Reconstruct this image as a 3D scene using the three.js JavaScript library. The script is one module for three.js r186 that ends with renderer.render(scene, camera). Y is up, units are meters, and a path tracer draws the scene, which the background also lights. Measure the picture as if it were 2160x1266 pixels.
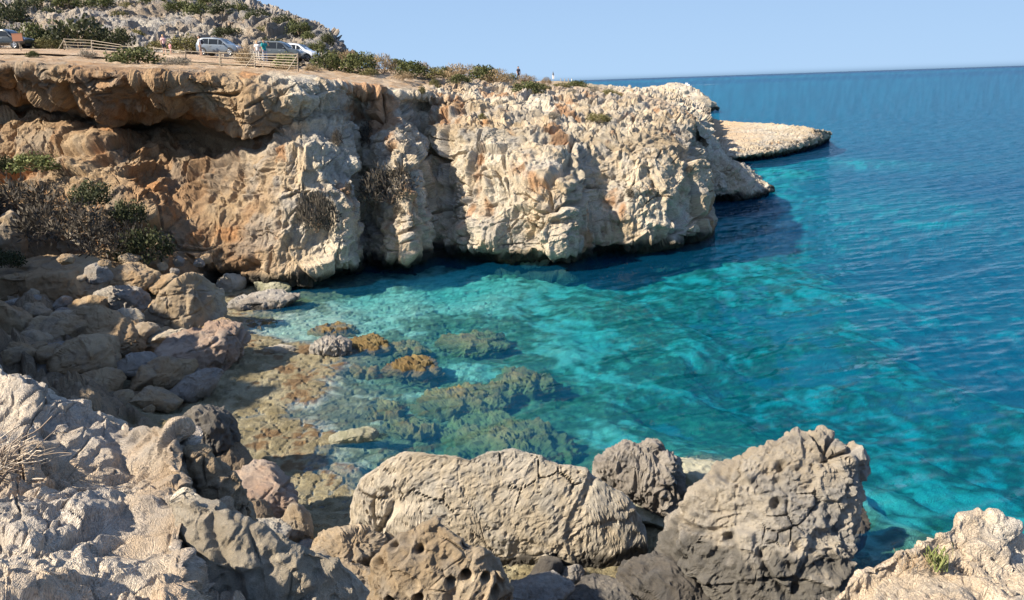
import * as THREE from 'three';
import { mergeGeometries } from 'three/addons/utils/BufferGeometryUtils.js';
import { MarchingCubes } from 'three/addons/objects/MarchingCubes.js';

// ---------------------------------------------------------------- camera, sky, sun, exposure
const scene = new THREE.Scene();
const CAM_H = 12, F = 1601, PITCH = THREE.MathUtils.degToRad(16), ROLL = THREE.MathUtils.degToRad(1.9);
const camera = new THREE.PerspectiveCamera(2 * Math.atan(633 / F) * 180 / Math.PI, 2160 / 1266, 0.1, 60000);
camera.rotation.order = 'YXZ';
camera.rotation.set(-PITCH, 0, -ROLL);
camera.position.set(0, CAM_H, 0);
scene.add(camera);
camera.updateMatrixWorld(true);

const SUN = new THREE.Vector3(-0.71, 0.62, 0.32).normalize();
{
  const W = 1024, H = 512, data = new Float32Array(W * H * 4);
  for (let r = 0; r < H; r++) {
    const up = ((r + 0.5) / H - 0.5) * Math.PI, y = Math.sin(up);
    for (let c = 0; c < W; c++) {
      const a = ((c + 0.5) / W - 0.5) * 2 * Math.PI, x = Math.cos(a) * Math.cos(up), z = Math.sin(a) * Math.cos(up);
      const cs = x * SUN.x + y * SUN.y + z * SUN.z, e = Math.max(0, y);
      const lowAir = Math.exp(-e * 16), air = Math.exp(-e * 2.6), glow = Math.pow(Math.max(0, cs * 0.5 + 0.5), 7) * 0.30;
      const zen = [0.078, 0.14, 0.29], mid = [0.19, 0.285, 0.41], hor = [0.195, 0.285, 0.40];
      const o = (r * W + c) * 4;
      for (let k = 0; k < 3; k++) {
        let v = zen[k] + (mid[k] - zen[k]) * air;
        v += (hor[k] - v) * lowAir * 0.75;
        v += glow * [1, 0.95, 0.86][k] * (0.35 + 0.65 * air);
        data[o + k] = y < -0.02 ? [0.05, 0.10, 0.16][k] : v;
      }
      data[o + 3] = 1;
    }
  }
  const t = new THREE.DataTexture(data, W, H, THREE.RGBAFormat, THREE.FloatType);
  t.mapping = THREE.EquirectangularReflectionMapping; t.magFilter = THREE.LinearFilter; t.needsUpdate = true;
  scene.background = t; scene.environment = t;
}
const sun = new THREE.DirectionalLight(new THREE.Color().setRGB(1, 0.89, 0.72), 5.0);
sun.position.copy(SUN).multiplyScalar(200).add(new THREE.Vector3(0, 0, -50));
sun.target.position.set(0, 0, -50); sun.name = 'sun';
sun.castShadow = true; sun.shadow.radius = 2; sun.shadow.mapSize.set(4096, 4096);
Object.assign(sun.shadow.camera, { left: -120, right: 120, top: 120, bottom: -120, near: 1, far: 600 });
scene.add(sun, sun.target);
const renderer = new THREE.WebGLRenderer();
renderer.toneMapping = THREE.LinearToneMapping;
renderer.toneMappingExposure = 2.35;
renderer.shadowMap.enabled = true;

// ---------------------------------------------------------------- helpers
const V = (x, y, z) => new THREE.Vector3(x, y, z);
const CR = camera.matrixWorld;
function rayOf(px, py) { return V((px - 1080) / F, -(py - 633) / F, -1).transformDirection(CR); }
// a place in the photograph at a forward distance, or at a height
function pd(px, py, D) { const d = rayOf(px, py); return d.multiplyScalar(D / -d.z).add(camera.position); }
function ph(px, py, h) { const d = rayOf(px, py); return d.multiplyScalar((h - CAM_H) / d.y).add(camera.position); }
function rng(seed) { let s = seed * 2654435761 >>> 0 || 1; return () => { s = (s + 0x6d2b79f5) | 0; let t = Math.imul(s ^ (s >>> 15), 1 | s); t = (t + Math.imul(t ^ (t >>> 7), 61 | t)) ^ t; return ((t ^ (t >>> 14)) >>> 0) / 4294967296; }; }
const clamp = (x, a, b) => x < a ? a : x > b ? b : x, lerp = (a, b, t) => a + (b - a) * t;
const ss = (a, b, x) => { const t = clamp((x - a) / (b - a), 0, 1); return t * t * (3 - 2 * t); };
const mix3 = (a, b, t) => [a[0] + (b[0] - a[0]) * t, a[1] + (b[1] - a[1]) * t, a[2] + (b[2] - a[2]) * t];

const PERM = new Uint8Array(512);
{ const r = rng(7), p = [...Array(256).keys()]; for (let i = 255; i > 0; i--) { const j = Math.floor(r() * (i + 1)); [p[i], p[j]] = [p[j], p[i]]; } for (let i = 0; i < 512; i++) PERM[i] = p[i & 255]; }
const GX = new Float32Array(256), GY = new Float32Array(256), GZ = new Float32Array(256), RA = new Float32Array(256), RB = new Float32Array(256), RC = new Float32Array(256);
{ const r = rng(11); for (let i = 0; i < 256; i++) { const z = r() * 2 - 1, a = r() * 6.2832, q = Math.sqrt(1 - z * z); GX[i] = q * Math.cos(a); GY[i] = q * Math.sin(a); GZ[i] = z; RA[i] = r(); RB[i] = r(); RC[i] = r(); } }
function ns(x, y, z) {
  const xf = Math.floor(x), yf = Math.floor(y), zf = Math.floor(z), X = xf & 255, Y = yf & 255, Z = zf & 255;
  x -= xf; y -= yf; z -= zf;
  const u = x * x * x * (x * (x * 6 - 15) + 10), v = y * y * y * (y * (y * 6 - 15) + 10), w = z * z * z * (z * (z * 6 - 15) + 10);
  const A = PERM[X] + Y, B = PERM[X + 1] + Y, AA = PERM[A] + Z, AB = PERM[A + 1] + Z, BA = PERM[B] + Z, BB = PERM[B + 1] + Z;
  const g = (h, a, b, c) => GX[h] * a + GY[h] * b + GZ[h] * c;
  const l0 = lerp(lerp(g(PERM[AA], x, y, z), g(PERM[BA], x - 1, y, z), u), lerp(g(PERM[AB], x, y - 1, z), g(PERM[BB], x - 1, y - 1, z), u), v);
  const l1 = lerp(lerp(g(PERM[AA + 1], x, y, z - 1), g(PERM[BA + 1], x - 1, y, z - 1), u), lerp(g(PERM[AB + 1], x, y - 1, z - 1), g(PERM[BB + 1], x - 1, y - 1, z - 1), u), v);
  return lerp(l0, l1, w) * 1.5;
}
function fbm(x, y, z, o) { let s = 0, a = 0.5, t = 0; for (let i = 0; i < o; i++) { s += a * ns(x, y, z); t += a; a *= 0.52; x = x * 2.03 + 17.1; y = y * 2.03 + 5.3; z = z * 2.03 + 9.7; } return s / t; }
function ridge(x, y, z, o) { let s = 0, a = 0.5, t = 0; for (let i = 0; i < o; i++) { s += a * (1 - Math.abs(ns(x, y, z)) * 2); t += a; a *= 0.52; x = x * 2.03 + 17.1; y = y * 2.03 + 5.3; z = z * 2.03 + 9.7; } return s / t; }
let W1 = 0, W2 = 0, WID = 0, WX = 0, WY = 0, WZ = 0;
function worley(x, y, z) {
  const xi = Math.floor(x), yi = Math.floor(y), zi = Math.floor(z); let f1 = 9, f2 = 9, id = 0;
  for (let k = -1; k < 2; k++) for (let j = -1; j < 2; j++) for (let i = -1; i < 2; i++) {
    const h = PERM[PERM[PERM[(xi + i) & 255] + ((yi + j) & 255)] + ((zi + k) & 255)];
    const dx = xi + i + RA[h] - x, dy = yi + j + RB[h] - y, dz = zi + k + RC[h] - z, d = dx * dx + dy * dy + dz * dz;
    if (d < f1) { f2 = f1; f1 = d; id = h; WX = dx; WY = dy; WZ = dz; } else if (d < f2) f2 = d;
  }
  W1 = Math.sqrt(f1); W2 = Math.sqrt(f2); WID = id;
}
// relief of weathered limestone in metres: jointed blocks, smaller lumps, flutes, ledges, roughness and solution pits
function relief(x, y, z, o) {
  let d = 0;
  const wa = (o.warp ?? 0.25) * o.block, wl = 1 / (o.block * 0.9);
  const qx = x + wa * ns(x * wl, y * wl, z * wl), qy = y + wa * ns(x * wl + 31, y * wl, z * wl), qz = z + wa * ns(x * wl, y * wl + 57, z * wl);
  // three sets of joints cut the rock into blocks that stand at different levels
  if (o.joint) for (const [sx, sy, sz, amp, crack, turn] of o.joint) {
    const c = Math.cos(turn), s = Math.sin(turn), a = (qx * c + qz * s + qy * 0.12) / sx, b = (qy - 0.14 * qx) / sy, e = (qz * c - qx * s + qy * 0.1) / sz, i = Math.floor(a), j = Math.floor(b), k = Math.floor(e);
    const ea = Math.min(a - i, 1 - a + i) * sx, eb = Math.min(b - j, 1 - b + j) * sy, ec = Math.min(e - k, 1 - e + k) * sz, m = Math.min(ea, eb, ec), h = PERM[PERM[PERM[i & 255] + (j & 255)] + (k & 255)];
    d += amp * (RA[h] - 0.5 + (b - j - 0.5) * (RB[h] - 0.5) * 0.9 + (a - i - 0.5) * (RC[h] - 0.5) * 0.9) * ss(0, amp * (o.edge ?? 0.28), m);
    if (crack && m < crack * 0.35) d -= crack * (1 - ss(0, crack * 0.35, m)) * ss(-0.1, 0.3, ns(x / sx * 0.9 + 3, y / sx * 0.9, z / sx * 0.9));
  }
  // broken blocks at several sizes: each has its own level and tilt, with joints between
  if (o.fac) for (let i = 0; i < o.fac.length; i++) {
    const [s, amp, crack, cw, rnd] = o.fac[i];
    worley(qx / s + i * 41, qy / (s * (o.tall ?? 1)), qz / s + i * 17);
    const h = WID, e = W2 - W1, tilt = (WX * GX[h] + WY * GY[h] + WZ * GZ[h]) * 1.5;
    d += amp * (((RA[h] - 0.5) * 0.9 + tilt) * ss(0, 0.16, e) + (0.42 - W1) * rnd);
    if (crack && e < cw) d -= crack * (1 - ss(0, cw, e)) * ss(0.0, 0.35, ns(x / s * 0.8 + 7, y / s * 0.8, z / s * 0.8)) * 1.3;
  }
  if (o.flute) d += o.fluteA * ridge(qx / o.flute, qy / (o.flute * 4.5), qz / o.flute, 2);
  if (o.ledge) { const t = (qy + (o.dip ?? 0) * qx) / o.ledge + 0.6 * ns(x / 6, y / 6, z / 6), f = t - Math.floor(t); d += o.ledgeA * (ss(0, 0.75, f) - ss(0.75, 1, f)) * (0.5 + ns(x / 3 + 9, Math.floor(t) * 3.7, z / 3)); }
  d += o.roughA * (0.5 * fbm(x / o.rough, y / o.rough, z / o.rough, o.oct ?? 4) + 0.42 * (ridge(x / o.rough * 1.3 + 5, y / o.rough * 1.3, z / o.rough * 1.3, o.oct ?? 4) - 0.45));
  if (o.pitA) {
    worley(x / o.pit + 3, y / o.pit + 8, z / o.pit);
    if (RB[WID] > (o.pitT ?? 0.55)) d -= o.pitA * (1 - ss(0.1, 0.48, W1)) * (0.4 + RC[WID]);
  }
  if (o.pit2A) {
    worley(x / o.pit2 + 13, y / o.pit2 + 28, z / o.pit2);
    const patch = ss(-0.15, 0.25, ns(x / (o.pit2 * 9), y / (o.pit2 * 9), z / (o.pit2 * 9)));
    if (RB[WID] > 0.35) d -= o.pit2A * (1 - ss(0.08, 0.42, W1)) * patch * (0.4 + RC[WID]);
  }
  return d;
}

// ---------------------------------------------------------------- textures and materials
function dataTex(n, fn, srgb) {
  const d = new Uint8Array(n * n * 4);
  for (let y = 0; y < n; y++) for (let x = 0; x < n; x++) { const c = fn(x / n, y / n), o = (y * n + x) * 4; d[o] = clamp(c[0], 0, 255); d[o + 1] = clamp(c[1], 0, 255); d[o + 2] = clamp(c[2], 0, 255); d[o + 3] = 255; }
  const t = new THREE.DataTexture(d, n, n); t.wrapS = t.wrapT = THREE.RepeatWrapping; t.magFilter = THREE.LinearFilter; t.generateMipmaps = true; t.minFilter = THREE.LinearMipmapLinearFilter;
  if (srgb) t.colorSpace = THREE.SRGBColorSpace; t.needsUpdate = true; return t;
}
// tileable noise by walking on a torus (two circles give 4 dimensions; three are enough here)
const torus = (u, v, s) => [Math.cos(u * 6.28319) * s, Math.sin(u * 6.28319) * s + Math.cos(v * 6.28319) * s * 0.997, Math.sin(v * 6.28319) * s];
const grainBump = dataTex(768, (u, v) => {
  const [a, b, c] = torus(u, v, 5), f = fbm(a, b, c, 5);
  const [d, e, g] = torus(u, v, 11); worley(d + 5, e, g); const lump = (0.5 - W1) * 0.7 - (1 - ss(0, 0.1, W2 - W1)) * 0.35;
  const [h, i, j] = torus(u, v, 22); worley(h, i + 9, j); const pit = RB[WID] > 0.5 ? (1 - ss(0.05, 0.42, W1)) * 0.7 : 0;
  const x = 140 + 90 * (f * 0.9 + lump * 0.7 - pit); return [x, x, x];
});
const grainColor = dataTex(768, (u, v) => {
  const [a, b, c] = torus(u, v, 9), f = fbm(a + 4, b, c, 5);
  const [h, i, j] = torus(u, v, 30), g = fbm(h, i, j, 3);
  const [d, e, k] = torus(u, v, 3), m = fbm(d, e + 7, k, 3);
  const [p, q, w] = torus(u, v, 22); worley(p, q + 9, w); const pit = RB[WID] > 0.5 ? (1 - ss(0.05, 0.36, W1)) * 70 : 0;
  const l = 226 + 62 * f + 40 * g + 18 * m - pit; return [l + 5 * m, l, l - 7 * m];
}, true);
function rockMat(tile, bump, extra = {}) {
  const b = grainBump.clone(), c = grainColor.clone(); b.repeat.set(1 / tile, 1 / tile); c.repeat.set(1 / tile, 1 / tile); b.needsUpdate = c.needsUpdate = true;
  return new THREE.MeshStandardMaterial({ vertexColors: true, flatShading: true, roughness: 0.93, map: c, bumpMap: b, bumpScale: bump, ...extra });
}
const M = {
  rockFar: rockMat(4, 0.22), rockMid: rockMat(2.6, 0.16), rockNear: rockMat(0.6, 0.05), rockSea: rockMat(1.5, 0.13), hill: rockMat(6, 0.4),
};
const std = (r, g, b, rough = 0.8, extra = {}) => new THREE.MeshStandardMaterial({ color: new THREE.Color().setRGB(r, g, b), roughness: rough, ...extra });

// ---------------------------------------------------------------- naming
const taken = {};
function numbered(n) { const k = taken[n] = (taken[n] ?? -1) + 1; return k ? n + '_' + String(k).padStart(3, '0') : n; }
function tag(o, label, category, group, kind) { if (label) o.userData.label = label; if (category) o.userData.category = category; if (group) o.userData.group = group; if (kind) o.userData.kind = kind; return o; }
function add(o, name) { o.name = numbered(name); o.traverse(c => { c.castShadow = c.receiveShadow = true; }); scene.add(o); return o; }
function part(name, geo, mat, parent) { const m = new THREE.Mesh(geo, mat); m.name = name; m.castShadow = m.receiveShadow = true; parent.add(m); return m; }
function structure(name, geo, mat, label) { const m = new THREE.Mesh(geo, mat); add(m, name); m.userData.kind = 'structure'; m.userData.label = label; return m; }

// ---------------------------------------------------------------- sheets of terrain from a net of surveyed places
function cr(a, b, c, d, t) { const t2 = t * t, t3 = t2 * t; return 0.5 * (2 * b + (c - a) * t + (2 * a - 5 * b + 4 * c - d) * t2 + (3 * b - a - 3 * c + d) * t3); }
class Sheet {
  constructor(cols) { this.c = cols; this.n = cols.length; this.m = cols[0].length; }
  at(u, v, out = V()) {   // u in 0..n-1, v in 0..m-1
    const i = clamp(Math.floor(u), 0, this.n - 2), j = clamp(Math.floor(v), 0, this.m - 2), fu = u - i, fv = v - j, C = this.c;
    const I = [Math.max(0, i - 1), i, i + 1, Math.min(this.n - 1, i + 2)], J = [Math.max(0, j - 1), j, j + 1, Math.min(this.m - 1, j + 2)];
    for (const k of ['x', 'y', 'z']) {
      const q = I.map(a => cr(C[a][J[0]][k], C[a][J[1]][k], C[a][J[2]][k], C[a][J[3]][k], fv));
      out[k] = cr(q[0], q[1], q[2], q[3], fu);
    }
    return out;
  }
  // nu x nv cells, shared out over the net by the weights; disp and color see the undisplaced place
  build(nu, nv, wu, wv, disp, color) {
    const knots = (n, w, cells) => { const cum = [0]; for (let i = 0; i < n - 1; i++) cum.push(cum[i] + (w?.[i] ?? 1)); const T = cum[n - 1]; return Array.from({ length: cells + 1 }, (_, k) => { const s = k / cells * T; let i = 0; while (i < n - 2 && cum[i + 1] <= s) i++; return i + (s - cum[i]) / (cum[i + 1] - cum[i]); }); };
    const U = knots(this.n, wu, nu), Vv = knots(this.m, wv, nv), A = nu + 1, B = nv + 1, base = new Float32Array(A * B * 3), p = V();
    for (let j = 0; j < B; j++) for (let i = 0; i < A; i++) { this.at(U[i], Vv[j], p); p.toArray(base, (j * A + i) * 3); }
    const pos = new Float32Array(A * B * 3), col = new Float32Array(A * B * 3), uv = new Float32Array(A * B * 2), e = V(), f = V(), n = V();
    const g = (i, j, o) => o.fromArray(base, (clamp(j, 0, nv) * A + clamp(i, 0, nu)) * 3), q = V();
    const su = Math.max(2, Math.round(nu / (this.fine ?? 160))), sv = Math.max(2, Math.round(nv / ((this.fine ?? 160) * 0.75)));
    for (let j = 0; j < B; j++) for (let i = 0; i < A; i++) {
      const k = j * A + i;
      g(i + su, j, e).sub(g(i - su, j, q)); g(i, j + sv, f).sub(g(i, j - sv, q)); n.crossVectors(e, f).normalize();
      const x = base[k * 3], y = base[k * 3 + 1], z = base[k * 3 + 2], d = disp(x, y, z, U[i], Vv[j]);
      pos[k * 3] = x + n.x * d; pos[k * 3 + 1] = y + n.y * d; pos[k * 3 + 2] = z + n.z * d;
      const c = color(x, y, z, U[i], Vv[j], pos[k * 3 + 1], d); col[k * 3] = c[0]; col[k * 3 + 1] = c[1]; col[k * 3 + 2] = c[2];
      if (i) uv[k * 2] = uv[k * 2 - 2] + Math.hypot(base[k * 3] - base[k * 3 - 3], base[k * 3 + 1] - base[k * 3 - 2], base[k * 3 + 2] - base[k * 3 - 1]) ;
      if (j) { const b = k - A; uv[k * 2 + 1] = uv[b * 2 + 1] + Math.hypot(base[k * 3] - base[b * 3], base[k * 3 + 1] - base[b * 3 + 1], base[k * 3 + 2] - base[b * 3 + 2]); }
    }
    const idx = new Uint32Array(nu * nv * 6); let o = 0;
    for (let j = 0; j < nv; j++) for (let i = 0; i < nu; i++) { const a = j * A + i, b = a + 1, c = a + A, d = c + 1; idx[o++] = a; idx[o++] = b; idx[o++] = d; idx[o++] = a; idx[o++] = d; idx[o++] = c; }
    const G = new THREE.BufferGeometry();
    G.setAttribute('position', new THREE.BufferAttribute(pos, 3)); G.setAttribute('color', new THREE.BufferAttribute(col, 3)); G.setAttribute('uv', new THREE.BufferAttribute(uv, 2));
    G.setIndex(new THREE.BufferAttribute(idx, 1)); G.computeVertexNormals(); return G;
  }
}
const stain = (x, y, z, s = 1) => fbm(x / (2.6 * s) + 3, y / (7 * s), z / (2.6 * s), 3);   // runs down the rock
// colour of the limestone: tan, pale and grey beds, rust runs, and the black tide belt with a ragged edge
function limestone(x, y, z, py, o) {
  const a = fbm(x / 5 + 20, y / 5, z / 5, 3), b = fbm(x / 1.1, y / 1.1 + 9, z / 1.1, 3), c = fbm(x / 2.4 + 50, y / 3.4, z / 2.4, 3);
  let k = mix3(o.tan, o.pale, ss(-0.35, 0.4, a + 0.35 * b));
  k = mix3(k, o.grey, ss(-0.02, 0.3, c + 0.25 * b) * (o.greyA ?? 0.75));
  const r = stain(x, y, z) + 0.3 * b; k = mix3(k, o.rust, ss(o.rustT ?? 0.18, (o.rustT ?? 0.18) + 0.22, r) * (o.rustA ?? 0.8));
  const sp = fbm(x / 0.33, y / 0.33, z / 0.33, 2); k = mix3(k, [k[0] * 0.62, k[1] * 0.6, k[2] * 0.6], ss(0.2, 0.42, sp) * 0.7);
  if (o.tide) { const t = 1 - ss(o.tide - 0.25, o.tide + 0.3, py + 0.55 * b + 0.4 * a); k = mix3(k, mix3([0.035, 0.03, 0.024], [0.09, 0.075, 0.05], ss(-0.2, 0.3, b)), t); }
  return k;
}
const PAL = {
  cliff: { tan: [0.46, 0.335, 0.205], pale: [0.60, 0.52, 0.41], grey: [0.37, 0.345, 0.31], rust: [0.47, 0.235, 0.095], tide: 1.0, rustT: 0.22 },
  pale: { tan: [0.56, 0.45, 0.31], pale: [0.66, 0.585, 0.475], grey: [0.42, 0.40, 0.37], rust: [0.52, 0.32, 0.16], rustT: 0.36, greyA: 0.45 },
};

// ---------------------------------------------------------------- sea bed, shelf, beach and the ground under the camera: one height field
// water lifts the bed it covers: seen across the cove it lies at this share of its sounded depth
const lift = (h, D) => h < 0 ? Math.min(h * Math.min(0.6, 13.2 / D), -(D > 1500 ? 0.07 : 0.2) * ss(0.1, 1.5, -h)) : h;
const HP = [];
{
  const P = (...l) => { for (let i = 0; i < l.length; i += 3) { const h = lift(l[i + 2], -ph(l[i], l[i + 1], 0).z), p = ph(l[i], l[i + 1], h); HP.push([p.x, p.z, h]); } };
  P(600, 800, 0.14, 650, 830, 0.12, 700, 772, 0.1, 560, 850, 0.16, 520, 900, 0.14, 580, 960, 0.1, 650, 1010, 0.06, 700, 1050, 0.04, 610, 905, 0.06, 690, 925, 0.04, 480, 760, 0.4, 640, 760, 0.1, 740, 985, 0.02, 730, 850, -0.45, 780, 905, -0.5, 690, 862, -0.3, 620, 866, -0.25, 540, 872, -0.12);
  P(450, 850, 0.15, 300, 800, 0.1, 200, 700, 0.4, 100, 640, 0.6, 300, 600, 0.8, 0, 560, 1.6, 200, 500, 3.2, 0, 430, 5.6, 150, 410, 5.4, 350, 520, 2.2, 480, 610, 0.1, 430, 660, 0.2, 560, 640, -0.1, 0, 700, 0.5, 380, 730, 0.15);
  P(650, 690, -0.7, 620, 640, -0.9, 800, 640, -2.0, 1000, 620, -2.9, 1000, 700, -2.4, 850, 690, -1.5, 900, 800, -1.9, 800, 800, -1.1, 1100, 760, -2.8, 1100, 900, -2.3, 870, 880, -1.3, 950, 960, -1.9, 1200, 650, -3.6, 1250, 800, -3.4, 1300, 900, -2.8);
  P(1350, 720, -4.4, 1400, 620, -5.4, 1450, 900, -4.2, 1600, 700, -6.8, 1600, 850, -6.2, 1750, 900, -6.2, 1900, 1000, -4.8, 2000, 1060, -4.6, 1950, 930, -6.0, 1900, 1090, -3.6, 2100, 1000, -6, 2160, 800, -8.4, 2000, 600, -10.5, 1700, 500, -9);
  P(1600, 480, -7, 1800, 400, -11, 2100, 400, -14, 1620, 365, -6, 1900, 330, -14, 2100, 250, -16, 1800, 340, -8);
  P(800, 1000, -0.8, 780, 950, -0.6, 850, 930, -1.2, 900, 1000, -1.5, 1000, 1000, -1.8, 1100, 990, -2, 1200, 960, -2.2, 1250, 1020, -1.4, 1400, 1050, -0.25, 1350, 930, -3, 1050, 930, -2, 1300, 1150, 0.15, 1480, 1020, -0.25, 1500, 1110, -0.05, 1000, 1190, 0.3, 1150, 1250, 0.5, 720, 1120, 0.25, 640, 1090, 0.4, 800, 1260, 1.0, 520, 1050, 1.5, 450, 960, 1.2);
  P(1400, 1266, 0.1, 1600, 1200, -0.3, 1850, 1150, -1.6, 1800, 1050, -1.8, 1880, 1220, -1.0, 420, 890, 0.6);
  for (const p of [[0, -3, 6.5], [0, -6, 4.5], [0, -9, 2.6], [-6, -4, 6.5], [6, -4, 5.5], [6, -8, 1.5], [-10, -10, 5], [-10, -14, 3.5], [0, 5, 10], [-15, 3, 10], [-14, -19, 3], [-15, -15, 6.5], [-16, -24, 2.2], [-19.5, -20, 6.5], [-22.5, -27, 9.5], [-19, -28, 1.2], [-25, -23, 12], [-28, -31, 10.2], [-22.5, -32, 1.6], [-25, -37, 2.4], [-31, -37, 10],
    [-36, -30, 12], [-38, -42, 12], [-34, -48, 10], [-45, -20, 12], [-22, -8, 10], [-45, 0, 12], [15, 4, 7], [16, -6, 0.5], [22, -10, -2], [40, -16, -8], [60, -60, -14], [50, -100, -15], [30, -97, -8], [60, -30, -11], [-60, -40, 12], [10, -60, -6], [-10, -56, -3], [-25, -55, 2], [0, -90, -5]]) HP.push([p[0], p[1], lift(p[2], Math.max(8, -p[1]))]);
}
// where the bottom is bare sand (1) and where weed or dark rock covers it (0)
const SP = [];
{
  const P = (...l) => { for (let i = 0; i < l.length; i += 4) { const p = ph(l[i], l[i + 1], lift(l[i + 2], -ph(l[i], l[i + 1], 0).z)); SP.push([p.x, p.z, l[i + 3]]); } };
  P(650, 695, -0.7, 1, 620, 710, -0.4, 0.9, 760, 650, -1.5, 0.7, 1010, 625, -2.9, 1, 940, 620, -2.6, 0.8, 830, 665, -1.5, 0.55, 900, 690, -1.5, 0.3, 1130, 640, -3, 0.4, 1200, 640, -3.4, 0.35, 1230, 725, -3.2, 0.7, 980, 780, -2, 0.6, 1300, 610, -4, 0.35, 1100, 700, -2.6, 0.3, 1000, 740, -2, 0.1, 870, 790, -1, 0.1, 780, 740, -0.5, 0.1, 1120, 840, -2, 0.1, 1000, 850, -1.8, 0.1, 800, 850, -0.8, 0.25, 880, 830, -1, 0.3, 1060, 880, -2, 0.3, 900, 960, -1.2, 0.1, 1100, 940, -1.6, 0.15, 1290, 900, -2.6, 0.45, 1200, 980, -1.4, 0.2, 1350, 800, -3.4, 0.3, 1450, 760, -4.4, 0.3, 1400, 680, -4.4, 0.32, 1500, 900, -4.2, 0.25, 1620, 800, -6, 0.3, 1800, 800, -6.5, 0.38, 2100, 700, -9, 0.6, 1930, 990, -4.6, 0.5, 1850, 1050, -3, 0.55, 2000, 1060, -4.4, 0.5, 2050, 1000, -4, 0.3, 1700, 950, -5, 0.2, 1760, 1000, -4, 0.2, 1880, 1150, -1.5, 0.3, 1600, 600, -7, 0.4, 640, 880, -0.2, 0.4, 740, 960, -0.2, 0.3, 850, 1000, -0.6, 0.1, 600, 640, -0.6, 0.2);
  SP.push([60, -60, 0.6], [30, -90, 0.8], [45, -110, 0.5], [20, -60, 0.4], [80, -150, 0.5], [0, -54, 0.2], [-12, -48, 0.15]);
}
function sandAt(x, z) { let s = 0, w = 0; for (let i = 0; i < SP.length; i++) { const p = SP[i], dx = p[0] - x, dz = p[1] - z, d = dx * dx + dz * dz * 0.6 + 0.3, k = 1 / (d * d); s += k * p[2]; w += k; } return s / w; }
function heightAt(x, z) {
  let s = 0, w = 0;
  const xx = x + 0.5 * ns(x / 2.2, 0.3, z / 2.2), zz = z + 0.5 * ns(x / 2.2 + 9, 0.3, z / 2.2);
  for (let i = 0; i < HP.length; i++) { const p = HP[i], dx = p[0] - xx, dz = p[1] - zz, d = dx * dx + dz * dz + 0.35, k = 1 / (d * d); s += k * p[2]; w += k; }
  let h = s / w;
  const far = ss(90, 200, -z); if (far > 0) h = lerp(h, lift(-16, -z), far);
  return h;
}
function groundAt(x, z) {
  const h = heightAt(x, z);
  if (z < -220) return h;
  const deep = ss(-0.3, -1.2, h), dry = ss(0.3, 1.6, h);
  let r = (0.10 + 0.25 * deep) * fbm(x / 3.2, 4.4, z / 3.2, 3) * (1 - 0.8 * ss(40, 120, -z)) + (h < -0.3 && z > -70 ? 0.10 * ridge(x / 0.8, 3.1, z / 0.8, 3) - 0.05 : 0) + 0.09 * fbm(x / 0.55, 2.2, z / 0.55, 3) * (1 - 0.7 * ss(60, 120, -z));
  worley(x / 1.9 + 4, 0.5, z / 1.9); r += (0.05 + 0.12 * deep + 0.25 * dry) * (0.45 - W1) * (1 - 0.8 * ss(40, 120, -z));
  if (h > -0.9) { worley(x / 0.8, 7.7, z / 0.8); r -= 0.08 * (1 - ss(0, 0.12, W2 - W1)); r += 0.06 * ridge(x / 0.5, 1.1, z / 0.5, 3) - 0.04; worley(x / 0.42, 2.7, z / 0.42); r += 0.02 * (0.4 - W1) - 0.03 * (1 - ss(0, 0.08, W2 - W1)); }
  if (dry > 0) r += dry * 0.6 * relief(x, h, z, { block: 1.2, fac: [[1.2, 0.8, 0.4, 0.1, 0.6], [0.5, 0.3, 0.1, 0.1, 0.6]], roughA: 0.5, rough: 0.8 });
  return h + r;
}
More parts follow.
